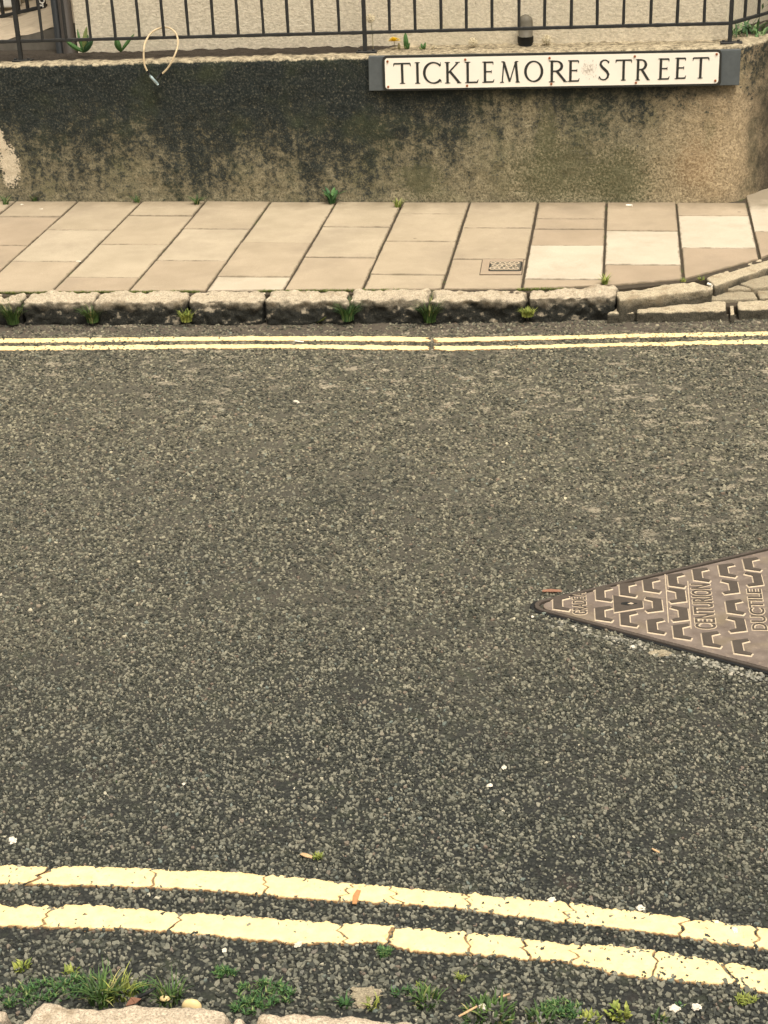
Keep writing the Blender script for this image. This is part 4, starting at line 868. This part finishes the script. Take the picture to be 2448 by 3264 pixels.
# ------------------------------------------------------------------ stop tap cover in the pavement
mc = empty('meter_cover', (-0.43, 6.06, PH)); tag(mc, 'small rectangular metal meter cover with honeycomb pattern in the pavement', 'meter cover')
a_, b_, c_, d_ = (Vector(G(x, y, PH)[:2]) for x, y in ((1528, 877), (1664, 877), (1670, 828), (1537, 828)))
ctr = (a_+b_+c_+d_)/4
V, F = [], []; prism(V, F, [tuple(p) for p in (a_, b_, c_, d_)], PH-0.01, PH+0.0012); child(mesh_obj('joint_line', V, F, M['joint']), mc)
V, F = [], []; prism(V, F, [tuple(ctr+(p-ctr)*0.965) for p in (a_, b_, c_, d_)], PH-0.01, PH+0.0030); child(mesh_obj('surround', V, F, M['slab']), mc)
lid = [Vector(G(x, y, PH)[:2]) for x, y in ((1556, 867), (1662, 867), (1666, 836), (1562, 836))]; lc = sum(lid, Vector((0, 0)))/4
V, F = [], []; prism(V, F, rounded([tuple(p) for p in lid], 0.012), PH, PH+0.0042); child(mesh_obj('rim', V, F, M['iron_black']), mc)
V, F = [], []; pan = [lc+(p-lc)*0.90 for p in lid]; prism(V, F, rounded([tuple(p) for p in pan], 0.008), PH, PH+0.0054); ld = child(mesh_obj('lid', V, F, M['pipe_grey']), mc)
V, F = [], []; U_ = (lid[1]-lid[0]); V_ = (lid[3]-lid[0]); wu, wv = U_.length, V_.length
for r_ in range(3):
    for k in range(6 if r_ != 1 else 5):
        cu_ = (k+0.75+(0.5 if r_ == 1 else 0))/7.0; cv_ = (r_+0.75)/3.5; c0 = lid[0]+U_*cu_+V_*cv_
        for e_ in range(6):
            a0, a1 = e_*math.pi/3, (e_+1)*math.pi/3; r0, r1 = 0.0125, 0.0082
            if R.random() < .12: continue
            prism(V, F, [tuple(c0+Vector((r0*math.cos(a0), r0*math.sin(a0)*1.25))), tuple(c0+Vector((r0*math.cos(a1), r0*math.sin(a1)*1.25))), tuple(c0+Vector((r1*math.cos(a1), r1*math.sin(a1)*1.25))), tuple(c0+Vector((r1*math.cos(a0), r1*math.sin(a0)*1.25)))], PH+.005, PH+.0072+R.uniform(0, .0002))
o = mesh_obj('honeycomb', V, F, M['dust']); o.parent = ld
o = None
# ------------------------------------------------------------------ plants
def blades(n, spread, hgt, wid, lean, mat, seed, shape='grass', up=1.0, seg=5):
    rg = random.Random(seed); V, F = [], []
    for _ in range(n):
        a_ = rg.uniform(0, 2*math.pi); r0 = spread*math.sqrt(rg.random())*0.6; bx, by = r0*math.cos(a_), r0*math.sin(a_); an = rg.uniform(0, 2*math.pi) if r0 < spread*.2 else a_+rg.gauss(0, .7)
        h = hgt*rg.uniform(.5, 1.1); ln = lean*rg.uniform(.4, 1.5); w_ = wid*rg.uniform(.7, 1.2); sx, sy = -math.sin(an), math.cos(an); b = len(V)
        for k in range(seg+1):
            t = k/seg; bend = ln*t*t*h; z = h*t*(1-0.25*ln*t*t)*up
            if shape == 'grass': ww = w_*(1-t**1.6)*.5
            elif shape == 'broad': ww = w_*math.sin(math.pi*min(1, t*.93+.07))**.8*.5*(1+.25*math.sin(k*2.4))
            else: ww = w_*(.25+.75*math.sin(math.pi*t))*.5
            x, y = bx+math.cos(an)*bend, by+math.sin(an)*bend
            fold = ww*.35
            V += [(x+sx*ww, y+sy*ww, z+fold), (x-math.cos(an)*0, y, z), (x-sx*ww, y-sy*ww, z+fold)]
        for k in range(seg):
            q0 = b+k*3
            F += [(q0, q0+1, q0+4, q0+3), (q0+1, q0+2, q0+5, q0+4)]
    return V, F
def plant(name, loc, label, cat, group, n, spread, hgt, wid, lean, mat, seed, shape='grass', extra=None):
    V, F = blades(n, spread, hgt, wid, lean, mat, seed, shape); o = mesh_obj(name, V, F, M[mat]); o.location = loc; return tag(o, label, cat, group)
gk = 'grass tufts in the joints of the far kerb'
tufts = [(60, 990, 0.030, .10, 60, 'tall grass tuft in the leftmost kerb joint', 'grass'), (305, 968, .045, .075, 80, 'bushy grass tuft in the second kerb joint from the left', 'grass'), (598, 960, .05, .05, 30, 'small pale grass tuft in the third kerb joint', 'yweed'),
         (1106, 955, .05, .085, 80, 'leafy green tuft in the joint left of the short kerb stone', 'weed'), (1368, 975, .03, .10, 70, 'drooping grass tuft in the joint right of the short kerb stone', 'grass'), (1680, 935, .085, .035, 40, 'bright moss tuft topping the kerb joint below the meter cover', 'yweed')]
for k, (x, y, z, h, n, lab, mt) in enumerate(tufts): plant('grass_tuft', (W(x, y, 5.65).x, kf(W(x, y, 5.65).x)-.010, z*.35), lab, 'grass tuft', gk, n*3, .036, h*1.05, .004 if mt != 'yweed' else .006, .6, mt, 100+k)
gw_ = 'weeds along the foot of the wall'
ww = [(20, 652, .05, .0055, 26, 'weed at the foot of the wall at the left edge of the photo', 'grass'), (110, 640, .045, .004, 40, 'fine grass at the wall foot near the left corner', 'grass'), (438, 645, .04, .005, 22, 'tiny weed where the wide slab joint meets the wall', 'grass'),
      (630, 652, .05, .006, 34, 'grass weed in the slab joint at the wall below the cable lock side', 'grass'), (535, 638, .025, .004, 14, 'very small weed sprouting in the wall foot crack', 'grass'), (1058, 650, .075, .016, 15, 'leafy weed at the wall foot left of centre, the largest there', 'weed'),
      (1268, 660, .045, .006, 30, 'green weed in the slab joint at the wall just right of centre', 'yweed'), (1928, 905, .04, .006, 26, 'small weed in the slab joint behind the last raised kerb stone', 'yweed')]
for k, (x, y, h, wd, n, lab, mt) in enumerate(ww): plant('weed', G(x, y, PH), lab, 'weed', gw_, n, .022, h, wd, .8, mt, 130+k, 'broad' if wd > .01 else 'grass')
for k, (x, y, lab) in enumerate([(2177, 897, 'tiny weed behind the long thin tapering kerb stone'), (2235, 893, 'tiny weed where the edging stone begins')]): plant('weed', G(x, y, PH), lab, 'weed', gw_, 18, .018, .018, .004, .8, 'yweed', 150+k)
# moss strip between slabs and kerb
V, F = [], []
for k in range(1500):
    x = R.uniform(-2.6, 0.0); 
    if vnoise(np.array([x]), np.array([0.]), 5.0, 9)[0] < .50: continue
    y = kb(x)+R.gauss(0.002, .004); v_, f_ = blades(3, .004, .012, .004, .8, '', k); b = len(V); V += [(p[0]+x, p[1]+y, p[2]+PH-.008) for p in v_]; F += [tuple(i+b for i in f) for f in f_]
tag(mesh_obj('moss', V, F, M['moss']), 'thin line of moss between the paving slabs and the kerb stones', 'moss', kind='stuff')
# gutter plants by the near kerb
gn = 'weeds in the gutter of the near kerb'; LOW = 0.44
nw = [(70, 3185, 'weed', .055, .0045, 90, .05, 'feathery', 'feathery green weed clump in the near gutter at the left edge'), (170, 3165, 'weed', .045, .0045, 90, .05, 'feathery', 'feathery green weed beside the first one in the near gutter'), (70, 3088, 'yweed', .020, .007, 26, .022, 'grass', 'yellow green rosette on the road left of the gutter weeds'),
      (225, 3105, 'yweed', .018, .007, 20, .020, 'grass', 'yellow green sprig above the gutter grass'), (265, 3150, 'weed', .045, .0045, 80, .045, 'feathery', 'soft green weed at the left of the long grass clump'), (330, 3185, 'grass', .065, .0055, 90, .045, 'grass', 'long bladed grass clump against the near kerb'), (400, 3175, 'yweed', .055, .0045, 34, .035, 'grass', 'yellowing grass blades right of the long grass clump'),
      (540, 3190, 'grass', .060, .0045, 50, .035, 'grass', 'thin grass tuft between the long twig and the shell'), (470, 3160, 'weed', .030, .004, 36, .025, 'feathery', 'small green weed by the twig'), (715, 3110, 'weed', .028, .0045, 60, .022, 'feathery', 'round green weed tuft alone on the road above the gutter'),
      (850, 3175, 'weed', .045, .0045, 150, .055, 'feathery', 'large feathery weed above the second near kerb stone'), (790, 3215, 'weed', .035, .0045, 50, .03, 'feathery', 'green weed at the joint of the near kerb stones'), (1100, 3205, 'weed', .028, .005, 20, .016, 'grass', 'small upright weed above the rounded near kerb stone'), (1215, 3042, 'weed', .030, .0045, 70, .018, 'feathery', 'bright weed in the crack of the lowest yellow line'),
      (1195, 3210, 'yweed', .045, .004, 26, .022, 'grass', 'yellow grass wisps left of the grass above the last kerb stone'), (1360, 3195, 'grass', .065, .0045, 60, .04, 'grass', 'spiky grass tuft above the right end of the near kerb'), (1285, 3170, 'weed', .025, .004, 30, .02, 'feathery', 'small weed left of the spiky grass tuft'), (1560, 3240, 'grass', .050, .006, 120, .07, 'grass', 'wide low grass patch at the bottom edge right of the kerb'),
      (1720, 3255, 'grass', .045, .006, 50, .04, 'grass', 'grass at the bottom edge right of centre'), (1790, 3225, 'weed', .045, .0045, 80, .04, 'feathery', 'pale green weed at the bottom edge near the white stones'), (1970, 3240, 'yweed', .040, .008, 40, .03, 'broad', 'light green leafy weed left of the two white stones'), (1880, 3255, 'yweed', .025, .006, 30, .03, 'grass', 'low weed at the bottom edge'),
      (2100, 3255, 'grass', .035, .007, 20, .02, 'grass', 'short bright grass just below the white stones'), (2170, 3205, 'weed', .016, .004, 20, .012, 'grass', 'tiny weed above the left white stone'), (2378, 3195, 'yweed', .030, .005, 30, .018, 'feathery', 'small green weed near the bottom right corner'), (1460, 3120, 'yweed', .016, .004, 20, .015, 'feathery', 'tiny green sprig on the road below the lowest line'),
      (1340, 3145, 'yweed', .014, .003, 14, .014, 'grass', 'tiny yellow sprig right of the crack weed'), (1020, 2738, 'yweed', .010, .004, 18, .010, 'feathery', 'tiny green sprout above the near yellow lines'), (370, 2495, 'weed', .007, .003, 10, .008, 'grass', 'tiny green sprout in the road at the left'), (1390, 2985, 'yweed', .012, .003, 10, .01, 'grass', 'tiny dry sprig on the lowest yellow line')]
for k, (x, y, mt, h, wd, n, sp_, shp, lab) in enumerate(nw):
    h *= LOW if x > 1150 else 0.8
    if shp == 'feathery':
        V, F = [], []; rg = random.Random(200+k)
        for q in range(int(n*1.5)):
            a_ = rg.uniform(0, 6.28); r_ = sp_*math.sqrt(rg.random())*.95
            if fbm(r_*math.cos(a_), r_*math.sin(a_), k, 45, 2) < -.06: continue
            hz = h*rg.uniform(.0, .75)*(1-(r_/sp_)**2*.6); v_, f_ = blades(3, .004, .011, .0032, 1.0, '', rg.random()); b = len(V)
            V += [(p[0]+r_*math.cos(a_), p[1]+r_*math.sin(a_)*.6, p[2]+hz*.6) for p in v_]; F += [tuple(i+b for i in f) for f in f_]
        for q in range(12): v_, f_ = blades(1, sp_, h*.8, .0012, .7, '', rg.random()); b = len(V); V += v_; F += [tuple(i+b for i in f) for f in f_]
        o = mesh_obj('weed', V, F, M[mt]); o.location = G(x, y, 0.0); tag(o, lab, 'weed', gn)
    else: plant('weed' if mt != 'grass' else 'grass_tuft', G(x, y, 0.0), lab, 'weed' if mt != 'grass' else 'grass tuft', gn, n, sp_, h, wd, .7, mt, 200+k, shp)
# wall top plants
YP = 7.16
def leafclump(px, py, leaves, label, mat='weed'):
    base = W(px, py, YP); V, F = [], []
    for (tx, ty, w_, yo) in leaves:
        tip = W(tx, ty, YP+yo)-base; seg = 9; b = len(V)
        dx = Vector((tip.x, 0, tip.z)).normalized(); sd_ = Vector((-dx.z, 0, dx.x))
        for k in range(seg+1):
            t = k/seg; c = tip*t+Vector((0, yo*(t*t)*.2-0.012*math.sin(math.pi*t), 0)); ww_ = w_*.5*(math.sin(math.pi*(0.06+0.90*t))**.75)*(1+.12*math.sin(k*3.1)) if t < 1 else 0.0008
            V += [c+sd_*ww_, c+Vector((0, -.004 if 0 < k < seg else 0, 0)), c-sd_*ww_]
        for k in range(seg): q0 = b+k*3; F += [(q0, q0+1, q0+4, q0+3), (q0+1, q0+2, q0+5, q0+4)]
    o = mesh_obj('weed', V, F, M[mat]); o.location = base; return tag(o, label, 'weed', 'weeds growing on top of the wall')
leafclump(268, 166, [(208, 128, .022, 0), (246, 92, .014, .01), (277, 84, .022, -.01), (298, 128, .026, -.02), (262, 130, .022, .01), (280, 110, .028, .02)], 'broad leafed green weed on the wall top beside the house corner')
leafclump(385, 165, [(371, 118, .030, -.01), (428, 108, .015, .01)], 'green weed with two long leaves right of the leafy one on the wall top')
leafclump(1298, 160, [(1292, 103, .022, 0), (1306, 136, .012, -.01), (1288, 132, .014, .01)], 'upright green leaf behind the yellow dandelion')
leafclump(1352, 158, [(1342, 138, .012, 0), (1356, 134, .012, .0), (1336, 150, .010, .0)], 'tiny weed right of the upright green leaf')
def flower(px, py, bx, by, kind_, label, r):
    hp = W(px, py, YP); bp = W(bx, by, YP); root = empty('dandelion', bp); tag(root, label, 'flower', 'dandelions on top of the wall')
    bm = bmesh.new(); tube(bm, [bp, (bp+hp)/2+Vector((.003, 0, 0)), hp], .0016, 6); child(bm_obj('stem', bm, M['stem']), root)
    V, F = [], []; rg = random.Random(int(px))
    if kind_ == 'yellow':
        for k in range(110):
            a_ = rg.uniform(0, 6.28); el = rg.uniform(.05, 1.35); L = r*rg.uniform(.8, 1.1); d = Vector((math.cos(a_)*math.cos(el), math.sin(a_)*math.cos(el)*.8, math.sin(el)*.7)); s = Vector((-math.sin(a_), math.cos(a_), 0))*.0016; b = len(V)
            V += [hp+s, hp-s, hp+d*L-s*1.3, hp+d*L+s*1.3]; F.append((b, b+1, b+2, b+3))
        child(mesh_obj('petals', V, F, M['yellow']), root)
        bm = bmesh.new(); q = W(px+16, py+12, YP); tube(bm, [q-Vector((0, 0, .02)), q-Vector((0, 0, .008)), q+Vector((-.001, 0, .008))], [.003, .007, .003], 8); child(bm_obj('bud', bm, M['stem']), root)
    else:
        for k in range(150):
            d = Vector((rg.gauss(0, 1), rg.gauss(0, 1), rg.gauss(0, 1))).normalized(); s = d.orthogonal().normalized(); t = d.cross(s); L = r*rg.uniform(.86, 1.0); b = len(V)
            V += [hp+d*.002+s*.0002, hp+d*.002-s*.0002, hp+d*L*.85-s*.0002, hp+d*L*.85+s*.0002]; F.append((b, b+1, b+2, b+3)); c = hp+d*L*.85; b = len(V)
            for j in range(6): an = j*1.047; V.append(c+d*r*.12+(s*math.cos(an)+t*math.sin(an))*r*.13)
            V.append(c)
            for j in range(6): F.append((b+6, b+j, b+(j+1) % 6))
        child(mesh_obj('seed_head', V, F, M['fluff']), root)
flower(1256, 131, 1258, 172, 'yellow', 'yellow dandelion flower standing above the left end of the sign', .027)
flower(1181, 58, 1190, 168, 'seed', 'tall dandelion seed head beside the middle railing post', .021)
flower(1508, 134, 1510, 160, 'seed', 'dandelion seed head between the dandelion flower and the vent pipe', .022)
flower(1383, 153, 1386, 163, 'seed', 'low dandelion seed head behind the sign, right of the yellow flower', .015)
flower(1742, 125, 1740, 152, 'seed', 'dandelion seed head just right of the vent pipe', .021)
# ------------------------------------------------------------------ far left: steps, second railing
sw = empty('garden_steps', (-2.9, 8.0, 0.5)); tag(sw, 'tan concrete ramp edge with a dark side behind the left end of the railing', 'steps')
A = W(-120, 185, 7.45); B = W(212, 70, 7.45)
bm = bmesh.new(); vs = [(-3.6, 7.45, .4), (-2.47, 7.45, .4), (-2.47, 7.45, B.z+.004), (A.x-.4, 7.45, A.z-.06)]
f = [bm.verts.new(v) for v in vs]; bm.faces.new(f); child(bm_obj('side_face', bm, M['dark_render']), sw)
bm = bmesh.new(); C0 = (A.x-.4, 7.45, A.z-.06); D0 = (-2.47, 7.45, B.z+.004); f = [bm.verts.new(v) for v in (C0, D0, (-2.47, 8.9, B.z+.06), (A.x-.4, 8.9, A.z+.0))]; bm.faces.new(f)
bmesh.ops.subdivide_edges(bm, edges=bm.edges[:], cuts=30, use_grid_fill=True)
for v in bm.verts: v.co.z += .012*fbm(v.co.x, v.co.y, 0, 7, 3)
child(bm_obj('ramp_top', bm, M['step']), sw)
bm = bmesh.new(); box(bm, -4.5, -1.95, 8.75, 9.0, 0.3, 3.6); tag(bm_obj('back_wall', bm, M['grey_render']), 'grey rendered wall far behind the left railing', 'wall')
r2 = empty('side_railing', (-3.0, 8.3, .7)); tag(r2, 'second black railing sloping up in the top left corner', 'railing')
Y2 = 8.3; a_, b_ = W(-200, 100, Y2), W(150, 18, Y2); child(rail(tuple(a_), tuple(b_), 'rail', .009, .009), r2)
for px in (-90, -40, 12, 62, 90, 142):
    p = a_+(b_-a_)*((px+200)/350); bm = bmesh.new(); tube(bm, [(p.x, Y2, p.z-.002), (p.x, Y2, p.z+.8)], .010, 8); child(bm_obj('picket', bm, M['iron_black']), r2)
p0, p1 = W(-90, 24, 8.6), W(61, 24, 8.6); bm = bmesh.new(); box(bm, p0.x, p1.x, 8.58, 8.64, p0.z, p0.z+.5); bmesh.ops.bevel(bm, geom=bm.edges[:], offset=.006, segments=2, affect='EDGES'); tag(bm_obj('white_panel', bm, M['panel']), 'white panel behind the second railing in the top left corner', 'panel')
bs = empty('small_sign', (-2.6, 8.27, .95)); tag(bs, 'small black sign with white characters on the second railing', 'sign')
p0, p1 = W(119, 32, 8.27), W(147, 32, 8.27); bm = bmesh.new(); box(bm, p0.x, p1.x, 8.265, 8.275, p0.z+.01, p0.z+.26); child(bm_obj('plate', bm, M['iron_black']), bs)
c = W(133, 2, 8.26); bm = bmesh.new(); rr2 = [(c.x+.013*math.cos(t*math.pi/8), 8.262, c.z+.012*math.sin(t*math.pi/8)) for t in range(17)]; tube(bm, rr2, .0035, 6, False); c = W(131, 17, 8.26)
box(bm, c.x-.016, c.x+.008, 8.259, 8.263, c.z-.004, c.z+.003); box(bm, c.x+.006, c.x+.012, 8.259, 8.2635, c.z-.010, c.z+.009); child(bm_obj('characters', bm, M['panel']), bs)
# ------------------------------------------------------------------ far right: shrub behind the turned railing
sh = empty('garden_shrub', (0.75, 7.6, 0.7)); tag(sh, 'green feathery shrub behind the railing at the top right corner', 'shrub')
rg = random.Random(5); V, F = [], []
for k in range(5200):
    x = rg.gauss(0.86, .22); y = rg.uniform(7.36, 8.3); z = 0.66+abs(rg.gauss(0, .28))
    if x < 0.50+(y-7.2)*.33: continue
    if fbm(x, y, z, 7, 2) < -.12: continue
    L = rg.uniform(.018, .050); d = Vector((rg.gauss(0, 1), rg.gauss(0, .6), rg.gauss(0.15, .6))).normalized(); s = d.cross(Vector((rg.gauss(0, 1), rg.gauss(0, 1), 1))).normalized()*L*rg.uniform(.10, .2); c = Vector((x, y, z)); b = len(V)
    V += [c, c+d*L*.5+s, c+d*L, c+d*L*.5-s]; F.append((b, b+1, b+2, b+3))
for k in range(50):           # arching fronds low by the post
    x0 = rg.uniform(.47, .62); y0 = rg.uniform(7.22, 7.36); an = rg.uniform(-2.6, 0.6); L = rg.uniform(.05, .10)
    v_, f_ = blades(1, .003, L, .010, .9, '', rg.random(), 'broad'); b = len(V); V += [(p[0]+x0, p[1]+y0, p[2]+.745) for p in v_]; F += [tuple(i+b for i in f) for f in f_]
child(mesh_obj('foliage', V, F, M['shrubleaf']), sh)
bm = bmesh.new(); tube(bm, [W(2400, 125, 7.4), W(2378, 102, 7.4), W(2400, 96, 7.42), W(2440, 70, 7.45)], [.004, .007, .006, .004], 8); tube(bm, [W(2440, 118, 7.45), W(2425, 120, 7.45), W(2470, 95, 7.45)], [.006, .005, .004], 8)
for (a_, b_) in ((2400, 7.7), (2432, 7.9)): p = W(a_, 60, b_); tube(bm, [(p.x, b_, .6), (p.x+.02, b_, 2.2)], [.026, .02], 8)
child(bm_obj('branch', bm, M['bark']), sh)
gb = bmesh.new(); box(gb, 1.0, 5.0, 8.9, 9.1, .3, 3.5); tag(bm_obj('garden_wall', gb, M['dark_render']), 'dark garden wall behind the shrub at the top right corner', 'wall')
V, F = [], []; prism(V, F, [(0.46, 7.19), (0.50, 7.19), (0.58, 7.29), (1.19, 8.02), (1.5, 8.9), (0.9, 8.9)], 0.3, 0.70); mesh_obj('garden_soil', V, F, M['soil'])['kind'] = 'structure'
V, F = [], []; prism(V, F, [(-6.0, 7.2), (-2.46, 7.2), (-2.46, 7.44), (-6.0, 7.44)], 0.3, 0.695); prism(V, F, [(-2.45, 7.2), (0.45, 7.12), (0.45, 7.20), (-2.45, 7.34)], 0.3, 0.694); mesh_obj('soil_strip', V, F, M['soil'])['kind'] = 'structure'
# ------------------------------------------------------------------ litter and loose stones
def bit(name, loc, size, mat, label, cat, group=None, flat=.55, asp=1.0, rot=0.0, seed=0, n=9):
    rg = random.Random(seed*7+3); bm = bmesh.new(); bmesh.ops.create_icosphere(bm, subdivisions=3, radius=1)
    for v in bm.verts:
        d = 1+(.08 if name == 'shell' else .55)*fbm(v.co.x, v.co.y, v.co.z, 1.3, 3, seed*2.1)+(.05 if name == 'shell' else .30)*fbm(v.co.x, v.co.y, v.co.z, 3.5, 2, seed); x, y = v.co.x*size*d, v.co.y*size*asp*d; v.co = (x*math.cos(rot)-y*math.sin(rot), x*math.sin(rot)+y*math.cos(rot), max(-.2, v.co.z)*size*flat*d)
    o = bm_obj(name, bm, M[mat], None, name == 'shell'); o.location = (loc[0], loc[1], loc[2]+size*flat*.15); return tag(o, label, cat, group)
gs = 'white stones lying on the road'
for k, (x, y, s, lab) in enumerate([(1608, 2447, .010, 'larger white stone in the middle of the road'), (1561, 2504, .0085, 'square pinkish white stone below the larger one'), (2150, 3215, .013, 'left of two white crumbly stones at the bottom right'), (2222, 3212, .012, 'right of two white crumbly stones at the bottom right'), (1538, 3210, .010, 'white stone at the tip of the pale twig'), (950, 3012, .010, 'white stone fragment below the lowest yellow line'), (715, 3030, .007, 'small white pebble left of the fragment'),
                                    (40, 2680, .013, 'white crumbs at the left edge above the near lines'), (585, 2500, .006, 'small round white pebble in the left half of the road'), (2018, 2062, .008, 'white pebble by the lower edge of the iron cover'), (1698, 1966, .006, 'white pebble at the tip of the iron cover'), (945, 1282, .014, 'pale stone in the upper left part of the road'), (2340, 2965, .011, 'white flake above the yellow line at the right'), (2285, 2940, .007, 'small white flake left of the bigger one by the right line'), (2043, 2895, .010, 'white flakes on the upper near line right of centre'), (1758, 2870, .010, 'white flakes on the upper near line')]):
    bit('pebble', G(x, y, 0.003), s*.72, 'pebble', lab, 'pebble', gs, .5, R.uniform(.6, .9), R.uniform(0, 3), k)
bit('pebble', G(1012, 2868, .004), .0, 'pebble', 'x', 'x') if False else None
bit('flat_stone', G(2105, 2083, .002), .023, 'sett', 'flat pale stone lying below the iron cover edge', 'stone', None, .18, .55, -.1, 31)
bit('flat_stone', G(1165, 3168, .002), .024, 'sett', 'big flat brown stone in the gutter above the rounded kerb stone', 'stone', None, .2, .7, .1, 32)
bit('flat_stone', G(1160, 3195, .002), .015, 'sett', 'smaller flat stone just below the big flat brown one', 'stone', None, .25, .8, .4, 33)
bit('shell', G(612, 3212, .03), .018, 'shell', 'yellow rounded shell standing on the edge of the near kerb stone', 'shell', None, .9, .5, 0, 34)
bit('shell', G(525, 3185, .01), .010, 'shell', 'small tan shell in the grass left of the yellow one', 'shell', None, .6, .6, 0, 35)
def strip(name, pts, w_, mat, label, cat, th=.0015):
    bm = bmesh.new(); P = [Vector(p) for p in pts]; L = []
    for i, p in enumerate(P):
        d = (P[min(i+1, len(P)-1)]-P[max(i-1, 0)]).normalized(); s = Vector((-d.y, d.x, 0)).normalized()*w_*(.5 if 0 < i < len(P)-1 else .35)
        L.append([bm.verts.new(p+s+Vector((0, 0, th))), bm.verts.new(p-s+Vector((0, 0, th))), bm.verts.new(p-s), bm.verts.new(p+s)])
    for a_, b_ in zip(L, L[1:]):
        for k in range(4): bm.faces.new((a_[k], a_[(k+1) % 4], b_[(k+1) % 4], b_[k]))
    bm.faces.new(L[0]); bm.faces.new(L[-1]); bmesh.ops.recalc_face_normals(bm, faces=bm.faces[:]); return tag(bm_obj(name, bm, M[mat]), label, cat)
strip('paper_strip', [G(1130, 2882, .006), G(1134, 2858, .006), G(1144, 2838, .006)], .012, 'orange', 'short orange strip lying across the upper near yellow line', 'scrap')
strip('straw', [G(2078, 2706, .004), G(2090, 2712, .005), G(2102, 2718, .004)], .004, 'tan', 'pale straw on the road at the right above the near lines', 'straw')
strip('dead_leaf', [G(1729, 1884, .004), G(1755, 1883, .007), G(1790, 1884, .003)], .014, 'deadleaf', 'reddish dead leaf just above the tip of the iron cover', 'leaf')
strip('dead_leaf', [G(960, 2722, .005), G(975, 2727, .009), G(995, 2733, .004)], .010, 'tan', 'pinkish dry leaf on the road above the near lines', 'leaf')
strip('dead_leaf', [G(405, 3200, .02), G(425, 3190, .03), G(440, 3183, .02)], .018, 'deadleaf', 'brown dead leaf against the near kerb beside the long grass', 'leaf')
bm = bmesh.new(); tube(bm, [G(440, 3180, .02), G(470, 3165, .022), G(498, 3148, .02)], [.0035, .003, .002], 6); tag(bm_obj('twig', bm, M['rubber'], None, True), 'dark twig leaning in the gutter by the brown leaf', 'twig')
bm = bmesh.new(); tube(bm, [G(1462, 3240, .01), G(1490, 3225, .016), G(1520, 3208, .012)], [.0018, .0022, .0018], 6); tag(bm_obj('twig', bm, M['tan'], None, True), 'pale curved twig at the bottom beside a white stone', 'twig')
bm = bmesh.new(); tube(bm, [G(1590, 3180, .006), G(1625, 3168, .009)], [.0022, .0018], 6); tag(bm_obj('twig', bm, M['tan'], None, True), 'short pale twig below the lowest yellow line', 'twig')
o = strip('dead_leaf', [G(1015, 1028, .004), G(1026, 1022, .020), G(1036, 1012, .035)], .022, 'moss', 'pale green leaf curled against the foot of the kerb', 'leaf')
strip('paper_scrap', [G(940, 1087, .004), G(968, 1090, .004)], .010, 'paper', 'white scrap between the far yellow lines', 'scrap')
bm = bmesh.new(); tube(bm, [G(1996, 654, PH+.005), G(2016, 655, PH+.005)], .0045, 8); tag(bm_obj('cigarette_butt', bm, M['paper'], None, True), 'white cigarette butt at the foot of the wall', 'cigarette butt')
bm = bmesh.new(); tube(bm, [G(2256, 904, PH+.006), G(2270, 910, PH+.004)], .005, 8); tag(bm_obj('cigarette_butt', bm, M['paper'], None, True), 'white cigarette butt lying where the edging stone meets the setts', 'cigarette butt')
bit('pebble', G(2264, 919, PH-.01), .008, 'pebble', 'white pebble beside the setts below the thin kerb stone', 'pebble', None, .7, .8, 0, 50)
bit('pebble', G(250, 834, PH), .009, 'pebble', 'white crumb in the slab joint at the left of the pavement', 'pebble', None, .4, .7, 0, 51)
for (x, y, s, lab) in ((1317, 762, .020, 'dark round gum stain on the slab right of centre'), (1066, 806, .014, 'faint gum stain on the slab left of the dark one'), (2355, 676, .007, 'small dark spot on the slab by the right end of the wall')): bit('gum_spot', G(x, y, PH-.0012), s, 'gum', lab, 'gum spot', None, .12, .8, .1, int(x))
for (x, y, lab) in ((70, 652, 'white fleck on the leftmost slab'), (132, 666, 'smaller white fleck on the leftmost slab')): bit('pebble', G(x, y, PH), .007, 'pebble', lab, 'pebble', None, .3, .6, 0, int(x))
